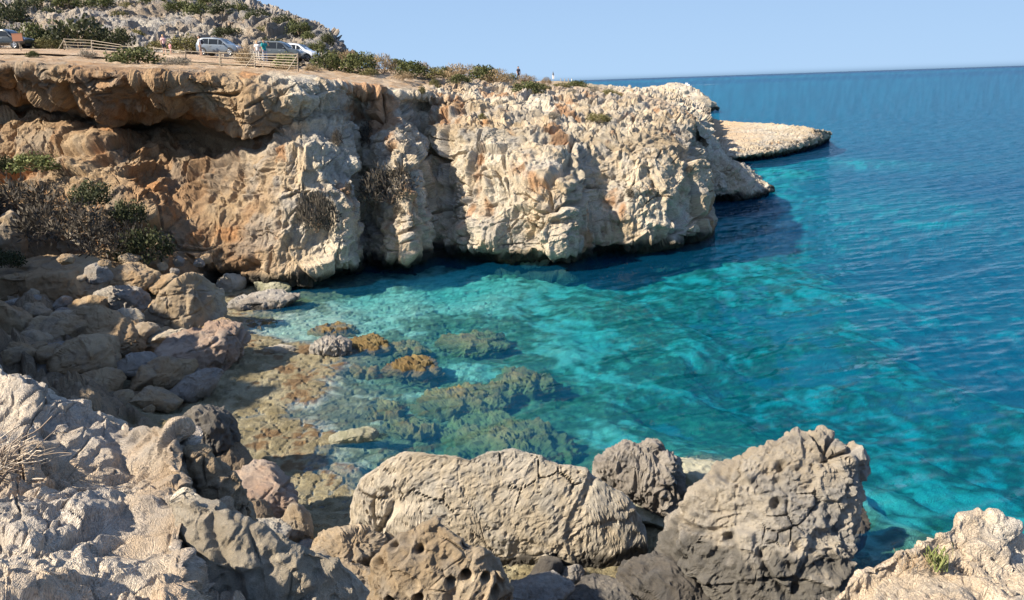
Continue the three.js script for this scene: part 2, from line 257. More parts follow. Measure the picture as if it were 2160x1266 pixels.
{
  // rows by distance, columns by bearing, so that nearer ground gets smaller cells
  const rows = []; for (let i = 0; i < 40; i++) rows.push(2 * Math.pow(6, i / 40)); for (let i = 0; i < 430; i++) rows.push(12 * Math.pow(5.25, i / 430)); for (let i = 0; i <= 70; i++) rows.push(63 * Math.pow(3.5, i / 70));
  for (const d of [260, 340, 500, 900, 1500, 2500, 5000, 10000, 20000, 34000]) rows.push(d);
  const cols = []; for (let i = 0; i < 45; i++) cols.push(-1.7 + 0.95 * i / 45); for (let i = 0; i < 470; i++) cols.push(-0.75 + 1.5 * i / 470); for (let i = 0; i <= 25; i++) cols.push(0.75 + 0.5 * i / 25);
  const nC = cols.length - 1, A = nC + 1, B = rows.length, pos = new Float32Array(A * B * 3), col = new Float32Array(A * B * 3), uv = new Float32Array(A * B * 2);
  for (let j = 0; j < B; j++) for (let i = 0; i < A; i++) {
    const x = rows[j] * cols[i], z = 3 - rows[j], k = j * A + i, y = groundAt(x, z);
    pos[k * 3] = x; pos[k * 3 + 1] = y; pos[k * 3 + 2] = z; uv[k * 2] = x; uv[k * 2 + 1] = z;
    const n = fbm(x / 4.2, 1.5, z / 4.2, 4), m = fbm(x / 0.9, 3.5, z / 0.9, 3), q = fbm(x / 0.35, 3.9, z / 0.35, 2);
    let c;
    if (y > -0.05) {
      c = mix3([0.26, 0.215, 0.115], [0.47, 0.415, 0.27], ss(-0.35, 0.35, m + q * 0.4));
      c = mix3(c, [0.20, 0.11, 0.04], ss(0.10, 0.26, n * 0.6 + m * 0.7 + q * 0.25) * 0.9);
      c = mix3(c, mix3([0.21, 0.155, 0.105], [0.34, 0.26, 0.175], ss(-0.3, 0.3, n + m * 0.6)), ss(0.35, 1.0, y + m * 0.4));
    } else {
      const sand = mix3([0.50, 0.47, 0.36], [0.66, 0.62, 0.50], ss(-0.3, 0.4, m)), weed = mix3([0.12, 0.10, 0.035], [0.29, 0.245, 0.11], ss(-0.3, 0.4, q + m * 0.5));
      const wt = 1 - ss(0.30, 0.60, sandAt(x, z) + 0.40 * n + 0.42 * m + 0.12 * q);
      c = mix3(sand, weed, wt * 0.92);
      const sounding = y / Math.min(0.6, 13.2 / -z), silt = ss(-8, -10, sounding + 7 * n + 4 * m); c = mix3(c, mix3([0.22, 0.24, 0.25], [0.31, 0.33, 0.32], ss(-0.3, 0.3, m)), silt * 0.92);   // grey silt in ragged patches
    }
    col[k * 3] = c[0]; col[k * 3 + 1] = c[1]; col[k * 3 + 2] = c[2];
  }
  const idx = []; for (let j = 0; j < B - 1; j++) for (let i = 0; i < nC; i++) { const a = j * A + i, b = a + 1, c = a + A, d = c + 1; idx.push(a, b, d, a, d, c); }
  const G = new THREE.BufferGeometry();
  G.setAttribute('position', new THREE.BufferAttribute(pos, 3)); G.setAttribute('color', new THREE.BufferAttribute(col, 3)); G.setAttribute('uv', new THREE.BufferAttribute(uv, 2));
  G.setIndex(idx); G.computeVertexNormals();
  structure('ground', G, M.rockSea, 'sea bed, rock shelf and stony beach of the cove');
}

// ---------------------------------------------------------------- the cliff across the cove with its plateau
const cliffNet = [
  [[-260, 600, 46], [-260, 520, 48], [-260, 500, 49], [-260, 470, 50], [-260, 420, 52], [-260, 370, 54], [-260, 320, 56], [-260, 265, 60], [-260, 235, 56], [-260, 190, 57], [-260, 135, 59], [-260, 120, 66], [-260, 109, 77], [-260, 105, 95]],
  [[0, 560, 44], [0, 520, 46], [0, 490, 48], [0, 450, 50], [0, 400, 52], [0, 350, 54], [0, 262, 56.5], [0, 228, 60], [0, 194, 56.5], [0, 160, 54.5], [0, 132, 54], [0, 118, 66], [0, 105, 77], [0, 100, 95]],
  [[120, 580, 43], [120, 545, 44], [120, 500, 46], [120, 450, 48], [120, 400, 50], [120, 340, 53], [120, 275, 56], [120, 240, 60], [120, 200, 54.5], [120, 168, 52.5], [120, 140, 52], [120, 120, 66], [120, 106, 77], [120, 102, 95]],
  [[250, 600, 42], [250, 560, 43.5], [250, 520, 45], [250, 470, 46.5], [250, 420, 47.7], [250, 350, 50.6], [250, 302, 53], [250, 272, 58.5], [250, 240, 52.5], [250, 190, 50.6], [250, 148, 51.2], [250, 128, 66], [250, 112, 76], [250, 108, 95]],
  [[390, 620, 44], [390, 585, 45], [390, 560, 46], [390, 535, 46.5], [385, 480, 47.5], [370, 400, 51.5], [370, 320, 55], [375, 262, 58], [380, 220, 51.5], [385, 186, 50], [390, 150, 51], [390, 135, 64], [390, 118, 75], [390, 112, 95]],
  [[515, 650, 47.5], [515, 602, 48], [515, 588, 48.3], [512, 576, 46.6], [500, 510, 47.2], [490, 420, 49.5], [490, 345, 52], [500, 302, 55.5], [510, 276, 50.5], [510, 205, 49.6], [510, 157, 51.5], [510, 142, 62], [510, 128, 74], [510, 122, 95]],
  [[615, 650, 46.5], [615, 606, 47], [615, 592, 47.3], [612, 581, 45.6], [605, 500, 46], [600, 400, 47], [600, 310, 48.6], [605, 270, 50.4], [610, 237, 50], [610, 195, 49.3], [615, 160, 51.5], [620, 150, 60], [640, 138, 72], [640, 134, 95]],
  [[745, 640, 48], [745, 592, 48.6], [745, 575, 48.8], [742, 562, 47.2], [740, 500, 47.6], [735, 400, 48.8], [720, 310, 50.5], [712, 260, 52], [700, 235, 52.5], [700, 200, 52.5], [700, 172, 53.5], [700, 162, 60], [740, 146, 72], [740, 142, 95]],
  [[770, 620, 50.5], [770, 585, 51], [770, 568, 51.2], [770, 552, 50.5], [768, 500, 51.3], [765, 400, 52.5], [760, 320, 54], [758, 270, 54.5], [755, 235, 55], [755, 205, 55], [755, 178, 55.5], [760, 165, 61], [800, 150, 72], [800, 146, 95]],
  [[860, 620, 48.5], [860, 575, 49.3], [860, 560, 49.5], [858, 545, 48.2], [860, 480, 48.7], [860, 400, 49.8], [850, 330, 51.5], [835, 290, 53.5], [825, 250, 55.5], [820, 215, 56.5], [825, 188, 57.5], [840, 170, 64], [880, 155, 73], [880, 150, 95]],
  [[925, 600, 51], [925, 563, 51.7], [925, 548, 52], [925, 528, 51.5], [925, 470, 52.5], [920, 400, 54], [905, 320, 56], [890, 275, 57], [890, 245, 58], [900, 220, 59], [910, 200, 60], [920, 180, 66], [960, 162, 75], [960, 158, 95]],
  [[1010, 600, 50.5], [1010, 558, 51.2], [1010, 540, 51.5], [1010, 518, 50.6], [1005, 460, 51.5], [1000, 400, 52.5], [990, 330, 54], [985, 290, 55.2], [985, 260, 56.8], [990, 235, 58.5], [1000, 215, 60.5], [1020, 192, 66], [1060, 170, 78], [1060, 168, 100]],
  [[1100, 600, 49.5], [1100, 562, 50], [1100, 550, 50], [1095, 535, 49.3], [1100, 470, 49.6], [1085, 400, 51], [1080, 340, 52.6], [1080, 300, 54.2], [1080, 270, 56], [1080, 245, 58], [1090, 225, 60.5], [1100, 200, 66], [1150, 176, 84], [1150, 174, 110]],
  [[1195, 600, 48.8], [1195, 556, 49.4], [1195, 545, 49.6], [1190, 532, 48.2], [1190, 470, 48.4], [1190, 400, 49.3], [1190, 340, 52], [1185, 300, 54.2], [1180, 275, 56], [1185, 250, 58], [1190, 230, 60.5], [1200, 208, 66], [1240, 186, 84], [1240, 186, 110]],
  [[1265, 590, 51], [1265, 549, 51.7], [1265, 538, 51.9], [1262, 525, 51.2], [1260, 470, 52], [1260, 400, 53], [1260, 340, 54], [1258, 300, 55], [1255, 275, 56.5], [1255, 255, 58], [1260, 238, 60.5], [1275, 215, 66], [1310, 196, 82], [1310, 198, 110]],
  [[1345, 575, 51.5], [1345, 538, 52], [1345, 526, 52.2], [1340, 516, 51.5], [1340, 450, 52], [1340, 390, 53], [1340, 340, 54], [1338, 305, 55], [1335, 280, 56.5], [1335, 260, 58.5], [1340, 243, 61], [1350, 225, 66], [1380, 208, 80], [1385, 212, 105]],
  [[1440, 560, 52.5], [1440, 522, 53.5], [1440, 512, 53.7], [1435, 503, 52.7], [1430, 440, 53.2], [1425, 380, 54], [1418, 340, 55], [1412, 310, 56], [1408, 290, 57.5], [1408, 272, 59.5], [1410, 257, 62], [1415, 243, 66], [1430, 228, 78], [1440, 236, 100]],
  [[1500, 550, 55], [1500, 503, 56.5], [1497, 493, 57], [1497, 480, 56.2], [1488, 430, 56.8], [1482, 380, 57.5], [1474, 340, 58.3], [1466, 315, 59], [1460, 297, 60], [1458, 285, 61.5], [1456, 272, 63.5], [1456, 258, 67], [1462, 248, 76], [1470, 255, 95]],
  [[1500, 520, 66], [1490, 460, 68], [1488, 450, 68], [1486, 440, 67], [1480, 410, 67], [1474, 375, 67], [1466, 340, 67], [1460, 320, 67], [1455, 305, 67.5], [1453, 292, 68], [1452, 280, 69], [1452, 268, 71], [1458, 262, 78], [1466, 266, 92]],
].map((c, i) => c.map((p, j) => pd(p[0], p[1], p[2] + (i > 4 && i < 18 && (j === 1 || j === 2) ? 1.6 : 0) + ((i === 8 || i === 10) && j > 2 && j < 10 ? 1.8 : 0))));
const cliff = new Sheet(cliffNet);
{
  const left = { block: 4.2, joint: [[4.2, 1.8, 4.6, 1.3, 0.5, 0.35], [1.6, 0.9, 1.7, 0.5, 0.2, 0.9]], fac: [[0.7, 0.13, 0.08, 0.1, 0.1]], ledge: 1.9, ledgeA: 0.6, dip: -0.18, roughA: 0.5, rough: 1.5, oct: 5, pit: 0.8, pitA: 0.16, pitT: 0.66 };
  const right = { block: 3.2, joint: [[3.0, 3.8, 3.2, 1.15, 0.7, 0.5], [1.3, 1.5, 1.4, 0.36, 0.2, 1.1]], fac: [[2.1, 0.2, 0.25, 0.04, 0.2], [0.55, 0.11, 0.07, 0.1, 0.3]], tall: 1.35, flute: 0.8, fluteA: 0.10, roughA: 0.55, rough: 1.6, oct: 5, pit: 0.7, pitA: 0.2, pitT: 0.66 };
  const top = { block: 2, joint: [[2.2, 1.3, 2.0, 0.7, 0.5, 0.6]], fac: [[1.5, 0.3, 0.3, 0.07, 0.5], [0.6, 0.18, 0.14, 0.1, 0.5]], tall: 1.3, flute: 0.6, fluteA: 0.13, roughA: 0.4, rough: 1.2, oct: 5 };
  const disp = (x, y, z, u, v) => {
    const r = ss(4.6, 6.4, u), karst = ss(6.6, 8.6, v) * ss(8.5, 10.5, u), flat = ss(9.5, 10.3, v) * (1 - ss(9, 10.5, u)) + ss(11.2, 12.2, v) * ss(9, 10.5, u);
    let d = 0; if (r < 1) d += (1 - r) * relief(x, y, z, left); if (r > 0) d += r * relief(x, y, z, right);
    if (karst > 0) d = lerp(d, relief(x, y, z, top), karst);
    return lerp(d, 0.22 * fbm(x / 1.6, 1, z / 1.6, 3) + 0.12 * (0.45 - (worley(x / 0.9, y / 0.9, z / 0.9), W1)), flat) * (0.35 + 0.65 * ss(1.2, 3.4, v)) * (1 - 0.75 * ss(6.3, 7, v) * (1 - ss(7.3, 8, v)) * (1 - ss(5, 6, u)));
  };
  const brown = { ...PAL.cliff, tan: [0.36, 0.22, 0.115], pale: [0.50, 0.36, 0.215], grey: [0.31, 0.26, 0.205], greyA: 0.6, rustT: 0.14 };
  const white = { ...PAL.cliff, tan: [0.58, 0.455, 0.305], pale: [0.70, 0.62, 0.495], grey: [0.48, 0.445, 0.395], rustT: 0.2 };
  const dirt = [[0.50, 0.325, 0.185], [0.60, 0.46, 0.32]];
  const color = (x, y, z, u, v, py) => {
    const n = fbm(x / 3, y / 3, z / 3, 3), r = ss(4.9, 6.0, u + n * 0.8), m = ss(-0.2, 0.25, fbm(x / 0.7, y / 0.7, z / 0.7, 3));
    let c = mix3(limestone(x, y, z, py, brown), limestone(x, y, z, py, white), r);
    const soil = ss(10.0, 10.6, v + n * 0.9) * (1 - ss(9.5, 11, u + n)) + ss(11.0, 12.2, v + n * 0.9) * ss(9.5, 11, u + n);
    return mix3(c, mix3(dirt[0], dirt[1], m), soil * 0.9);
  };
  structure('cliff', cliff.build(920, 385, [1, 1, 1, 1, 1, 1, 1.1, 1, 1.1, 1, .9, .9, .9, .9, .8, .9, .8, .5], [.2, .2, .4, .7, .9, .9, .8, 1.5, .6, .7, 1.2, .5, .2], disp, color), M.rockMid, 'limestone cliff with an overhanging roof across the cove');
}
// unpaved road along the plateau, a hand's breadth above the stony ground
{
  const net = []; for (let u = 0; u <= 6.01; u += 0.5) { const c = []; for (let v = 11.15; v <= 12.96; v += 0.3) { const p = cliff.at(u, v); p.y += 0.12; c.push(p); } net.push(c); }
  const s = new Sheet(net);
  structure('dirt_road', s.build(160, 24, null, null, (x, y, z) => 0.035 * fbm(x / 1.2, y, z / 1.2, 3), (x, y, z) => mix3([0.50, 0.33, 0.20], [0.60, 0.45, 0.31], ss(-0.3, 0.35, fbm(x / 1.8, y, z / 1.8, 4)))), M.rockFar, 'unpaved tan road on the plateau behind the fence');
}
// rocky hill behind the road
{
  const H = [[-300, 108, 80, 50, 92, -20, 110, -120, 135, -150, 165], [0, 104, 80, 55, 92, 0, 108, -90, 132, -120, 165], [200, 106, 80, 60, 90, 10, 105, -60, 125, -80, 160], [400, 115, 80, 75, 88, 35, 98, -15, 115, -35, 150], [520, 122, 80, 90, 86, 55, 93, 8, 105, -2, 140], [620, 126, 80, 102, 84, 75, 90, 47, 98, 42, 135], [690, 126, 80, 110, 83, 95, 87, 76, 92, 74, 125], [725, 130, 80, 126, 82, 121, 86, 114, 90, 116, 120], [760, 134, 80, 136, 82, 138, 86, 140, 90, 145, 120]];
  const s = new Sheet(H.map(h => { const c = [pd(h[0], h[1] + 12, h[2] - 0.5)]; for (let i = 1; i < h.length; i += 2) c.push(pd(h[0], h[i], h[i + 1])); return c; }));
  const o = { block: 4, joint: [[5, 3, 5, 1.2, 0.7, 0.8]], fac: [[2, 0.5, 0.35, 0.1, 0.5], [0.9, 0.2, 0.15, 0.12, 0.4]], tall: 1.1, flute: 1.2, fluteA: 0.15, roughA: 0.6, rough: 1.8, oct: 4 };
  structure('hill', s.build(420, 190, null, [.3, 1, 1, 1, .4], (x, y, z) => relief(x, y, z, o), (x, y, z, u, v, py) => {
    const c = limestone(x, y, z, py, { tan: [0.42, 0.34, 0.26], pale: [0.55, 0.50, 0.43], grey: [0.33, 0.32, 0.32], rust: [0.40, 0.27, 0.16], rustT: 0.3 });
    return mix3(c, [0.42, 0.31, 0.20], ss(0.1, 0.4, fbm(x / 6, y / 3, z / 6, 3)) * 0.6);
  }), M.hill, 'rocky hill with scrub behind the parked cars');
}
// second headland, rock spit and far cape to the right of the cliff
{
  const net = [
    [[1440, 470, 74], [1440, 440, 75], [1440, 425, 75.5], [1440, 410, 73], [1440, 350, 74], [1440, 300, 76], [1440, 275, 80], [1440, 268, 90], [1440, 290, 100]],
    [[1500, 470, 74], [1500, 432, 75.5], [1500, 418, 76], [1500, 408, 73.5], [1500, 355, 74.5], [1500, 315, 76.5], [1500, 298, 80], [1500, 292, 88], [1505, 330, 98]],
    [[1555, 470, 75], [1555, 431, 77], [1555, 420, 77.5], [1555, 414, 74.5], [1552, 375, 75.5], [1548, 355, 77], [1545, 343, 80], [1548, 345, 86], [1555, 375, 94]],
    [[1590, 460, 76.5], [1590, 426, 78.5], [1592, 416, 79], [1596, 411, 76], [1596, 390, 76.7], [1594, 378, 77.7], [1592, 370, 80], [1594, 374, 85], [1598, 400, 90]],
    [[1600, 455, 78], [1602, 424, 79.5], [1608, 412, 79.5], [1628, 404, 78], [1630, 400, 78.5], [1630, 397, 79], [1628, 394, 80], [1626, 396, 83], [1615, 415, 86]],
    [[1600, 440, 83], [1604, 420, 82], [1612, 408, 82], [1630, 403, 81], [1631, 401, 81], [1631, 399, 81.3], [1630, 397, 82], [1626, 398, 83.5], [1612, 415, 85]],
  ].map(c => c.map(p => pd(...p)));
  const o = { block: 2.2, joint: [[2.4, 1.6, 2.4, 0.6, 0.4, 0.6]], fac: [[0.95, 0.2, 0.15, 0.1, 0.3], [0.45, 0.1, 0.06, 0.1, 0.4]], flute: 0.8, fluteA: 0.12, roughA: 0.4, rough: 1.1, oct: 4 };
  structure('headland', new Sheet(net).build(170, 150, null, [.5, .4, .5, 1, 1, .8, .6, .4], (x, y, z, u, v) => relief(x, y, z, o) * (0.35 + 0.65 * ss(1.5, 3.4, v)) * (1 - 0.4 * ss(3.6, 4.6, u)), (x, y, z, u, v, py) => limestone(x, y, z, py, { ...PAL.pale, tide: 0.75 })), M.rockFar, 'undercut pale headland just behind the cliff nose');

  const S = [[1430, 300, 275, 258, 240, 232], [1500, 330, 312, 275, 258, 252], [1535, 338, 321, 285, 265, 259], [1600, 333, 319, 288, 268, 263], [1660, 324, 310, 287, 272, 267], [1710, 312, 300, 286, 277, 274], [1738, 302, 293, 286, 281, 279], [1752, 293, 290, 286.5, 284, 283]];
  const hts = [0, 1.3, 2.2, 2.6, 2.7];
  const sp = new Sheet(S.map((r, i) => { const e = i > 5 ? (i > 6 ? 0.45 : 0.75) : 1, c = [ph(r[0] - 3, r[1] + 6, -3), ph(r[0] - 3, r[1], -0.1)]; c.push(ph(r[0], r[2], hts[1] * e), ph(r[0], r[3], hts[2] * e), ph(r[0], r[4], hts[3] * e), ph(r[0], r[5], hts[4] * e)); const q = c[5].clone(); q.y = -3; q.z -= 8; c.push(q); return c; }));
  const o2 = { block: 2.4, fac: [[2.4, 0.3, 0.35, 0.1, 0.4], [1.0, 0.3, 0.25, 0.14, 0.5]], roughA: 0.35, rough: 1.2, oct: 4, pit: 0.9, pitA: 0.25, pitT: 0.4 };
  structure('rock_spit', sp.build(260, 120, null, [.5, .6, 1, 1, .7, .3], (x, y, z, u, v) => relief(x, y, z, o2) * lerp(0.22, 1.0, Math.max(1 - ss(1.6, 3.2, v), ss(2.0, 5.0, u) * 0.7)), (x, y, z, u, v, py) => {
    const n = fbm(x / 6, y, z / 6, 3); return mix3(limestone(x, y, z, py, { ...PAL.pale, tide: 0.7 }), [0.66, 0.47, 0.29], ss(2.2, 3.0, v + n) * (1 - ss(2.0, 3.4, u + n * 2)) * 0.85);
  }), M.rockFar, 'low flat rock spit tapering to a point in the sea');

  const C = [[1250, 240, 215, 194, 9.3], [1330, 240, 214, 195, 9.2], [1385, 240, 213, 191, 9.6], [1425, 239, 208, 183, 10.2], [1452, 238, 205, 184, 10], [1475, 238, 209, 195, 7.6], [1492, 237, 216, 207, 4.6], [1503, 235, 228, 223, 1.8]];
  const ca = new Sheet(C.map(r => { const a = ph(r[0], r[1], -0.2), b = ph(r[0], r[2], r[4] * 0.5), t = ph(r[0], r[3], r[4]); const tt = pd(r[0], r[3], Math.min(-a.z + 16, 300)); const bb = a.clone().lerp(tt, 0.5); bb.z += 3; bb.x += 1; const k = tt.clone().add(V(4, -0.4, -40)); const kk = k.clone(); kk.y = -4; kk.z -= 10; const f = a.clone(); f.y = -4; f.z += 2; return [f, a, bb, tt, k, kk]; }));
  const o3 = { block: 6, fac: [[6, 0.7, 0.5, 0.1, 0.3], [2.6, 0.5, 0.4, 0.12, 0.3]], roughA: 0.5, rough: 3, oct: 4 };
  structure('far_cape', ca.build(200, 70, null, [.3, 1, 1, .6, .2], (x, y, z) => relief(x, y, z, o3), (x, y, z, u, v, py) => limestone(x / 2, y / 2, z / 2, py, { ...PAL.pale, tide: 1.3 })), M.hill, 'distant rocky cape below the white boat');

  const T = [[1120, [205, 76], [184, 100], [176, 140], [173, 200], [172, 260]], [1200, [204, 76], [186, 100], [178, 140], [174, 200], [172.5, 260]], [1280, [214, 76], [198, 100], [189, 140], [184, 200], [182, 256]], [1350, [224, 76], [211, 96], [200, 140], [192, 200], [190, 250]], [1410, [242, 76], [226, 96], [211, 140], [200, 200], [198, 250]], [1450, [262, 76], [243, 96], [226, 130], [214, 180], [212, 240]], [1480, [285, 76], [262, 96], [243, 125], [226, 175], [226, 235]], [1496, [310, 76], [290, 96], [262, 118], [236, 160], [238, 225]]];
  const te = new Sheet(T.map(r => r.slice(1).map(q => pd(r[0], q[0], q[1]))));
  const o4 = { block: 3, fac: [[3, 0.9, 0.6, 0.12, 0.6], [1.3, 0.6, 0.4, 0.14, 0.6]], roughA: 0.4, rough: 1.6, oct: 4 };
  structure('coastal_terrain', te.build(200, 150, null, [1, 1, .7, .5], (x, y, z, u, v) => relief(x, y, z, o4) * lerp(0.2, 1, ss(1.6, 3.2, u + 0.8 * fbm(x / 5, y, z / 5, 2))), (x, y, z, u, v, py) => {
    const n = fbm(x / 5, y, z / 5, 3), m = fbm(x / 1.2, y, z / 1.2, 3); const sc = mix3([0.20, 0.20, 0.10], [0.34, 0.28, 0.16], ss(-0.3, 0.3, m));
    return mix3(mix3([0.58, 0.42, 0.27], sc, ss(-0.15, 0.2, n + m * 0.4)), limestone(x, y, z, py, { ...PAL.pale }), ss(1.2, 2.4, u + n));
  }), M.rockFar, 'stony and scrubby ground sloping from plateau to spit');
}
// the rock the photographer stands on, left and right
function foreRock(name, label, cols, nu, nv, wu, wv, o, pal, drop = [[0.15, -2.2, -0.5], [0.6, -9.5, -1.4]]) {
  const net = cols.map(c => { const l = c.map(p => pd(...p)), e = l[l.length - 1]; for (const d of drop) l.push(e.clone().add(V(...d))); return l; });
  const sh = new Sheet(net); sh.fine = 34; return structure(name, sh.build(nu, nv, wu, wv, (x, y, z, u, v) => relief(x, y, z, o), (x, y, z, u, v, py) => limestoneNear(x, y, z, pal)), M.rockNear, label);
}
function limestoneNear(x, y, z, o) {
  const a = fbm(x / 1.4 + 20, y / 1.4, z / 1.4, 3), b = fbm(x / 0.25, y / 0.25 + 9, z / 0.25, 3), c = fbm(x / 0.7 + 50, y / 0.7, z / 0.7, 4);
  let k = mix3(o.tan, o.pale, ss(-0.3, 0.35, a + 0.4 * b)); k = mix3(k, o.grey, ss(-0.05, 0.3, c + 0.3 * b) * (o.greyA ?? 0.6));
  worley(x / 0.05, y / 0.05, z / 0.05); const sp = RB[WID] > 0.72 ? 1 - ss(0.2, 0.5, W1) : 0;   // lichen and tar specks
  return mix3(k, o.dark, Math.max(sp * ss(-0.1, 0.25, c + b * 0.5), ss(0.2, 0.4, b + 0.3 * c) * 0.6) * (o.darkA ?? 0.7));
}
const nearPal = { tan: [0.58, 0.44, 0.305], pale: [0.68, 0.585, 0.475], grey: [0.52, 0.465, 0.41], dark: [0.19, 0.175, 0.165], darkA: 0.55 };
foreRock('foreground_rock', 'pitted grey limestone rock in the lower left foreground', [
  [[-250, 1500, 2.4], [-250, 1260, 3.5], [-250, 1080, 4.5], [-250, 900, 5.5], [-250, 770, 6.6]],
  [[0, 1500, 2.4], [0, 1270, 3.4], [0, 1100, 4.4], [0, 930, 5.5], [0, 797, 6.6]],
  [[65, 1500, 2.5], [65, 1270, 3.45], [65, 1100, 4.4], [65, 930, 5.5], [65, 797, 6.6]],
  [[130, 1500, 2.5], [130, 1270, 3.5], [130, 1100, 4.5], [130, 950, 5.5], [135, 842, 6.5]],
  [[260, 1500, 2.6], [260, 1270, 3.6], [260, 1110, 4.6], [260, 985, 5.5], [260, 892, 6.4]],
  [[400, 1500, 2.8], [395, 1270, 3.6], [390, 1120, 4.4], [385, 1000, 5.2], [395, 922, 5.8]],
  [[420, 1500, 3.1], [415, 1270, 4.1], [408, 1135, 4.85], [402, 1035, 5.6], [404, 966, 6.15]],
  [[440, 1500, 3.20], [435, 1270, 4.23], [428, 1150, 4.98], [418, 1075, 5.64], [412, 1012, 6.11]],
  [[530, 1500, 3.16], [525, 1270, 4.27], [520, 1205, 4.66], [518, 1155, 5.06], [516, 1112, 5.46]],
  [[640, 1500, 3.48], [640, 1295, 4.59], [638, 1250, 4.90], [636, 1215, 5.23], [634, 1186, 5.46]],
  [[745, 1500, 4.40], [745, 1370, 5.19], [745, 1335, 5.46], [745, 1305, 5.72], [742, 1280, 5.98]],
  [[900, 1580, 5], [900, 1480, 5.7], [900, 1450, 6], [900, 1420, 6.2], [900, 1400, 6.5]],
], 500, 330, [.4, .5, .5, 1, 1, .8, .8, 1, 1, .8, .2], [.2, 1, 1.1, 1.1, .5, .3],
  { block: 1.1, edge: 0.9, joint: [[0.9, 0.5, 0.8, 0.15, 0.16, 0.6]], fac: [[0.42, 0.06, 0.05, 0.05, 0.3], [0.16, 0.03, 0.02, 0.12, 0.5]], warp: 0.3, roughA: 0.16, rough: 0.6, oct: 4, pit: 0.15, pitA: 0.045, pitT: 0.5 }, nearPal);
foreRock('foreground_ledge', 'pale cream pitted rock ledge in the lower right corner', [
  [[1690, 1600, 3.8], [1690, 1420, 4.8], [1690, 1370, 5.2], [1690, 1345, 5.4], [1690, 1330, 5.6]],
  [[1800, 1600, 3.8], [1790, 1400, 4.8], [1780, 1340, 5.1], [1770, 1300, 5.4], [1760, 1272, 5.6]],
  [[1900, 1600, 3.8], [1890, 1320, 4.9], [1880, 1260, 5.3], [1870, 1225, 5.6], [1860, 1200, 5.8]],
  [[2000, 1600, 3.8], [1995, 1290, 5], [1990, 1225, 5.5], [1985, 1180, 5.8], [1980, 1148, 6]],
  [[2060, 1600, 3.8], [2060, 1280, 5.1], [2055, 1205, 5.6], [2055, 1145, 5.9], [2045, 1104, 6.2]],
  [[2110, 1600, 3.8], [2110, 1280, 5.1], [2110, 1210, 5.6], [2110, 1155, 5.9], [2108, 1120, 6.2]],
  [[2170, 1600, 3.8], [2170, 1290, 5.1], [2170, 1230, 5.5], [2170, 1190, 5.9], [2170, 1165, 6.2]],
  [[2350, 1600, 3.8], [2350, 1320, 5.1], [2350, 1260, 5.5], [2350, 1230, 5.9], [2350, 1210, 6.2]],
], 250, 190, [.8, 1, 1, .7, .6, .6, .8], [.4, 1, 1, 1, .6, .6],
  { block: 0.8, joint: [[0.8, 0.6, 0.7, 0.08, 0.04, 0.6]], fac: [[0.28, 0.05, 0.02, 0.06, 0.3]], warp: 0.3, roughA: 0.15, rough: 0.35, oct: 5, pit: 0.14, pitA: 0.055, pitT: 0.5, pit2: 0.06, pit2A: 0.02 },
  { tan: [0.62, 0.50, 0.37], pale: [0.70, 0.63, 0.53], grey: [0.56, 0.50, 0.43], dark: [0.36, 0.31, 0.25], darkA: 0.3, greyA: 0.4 });

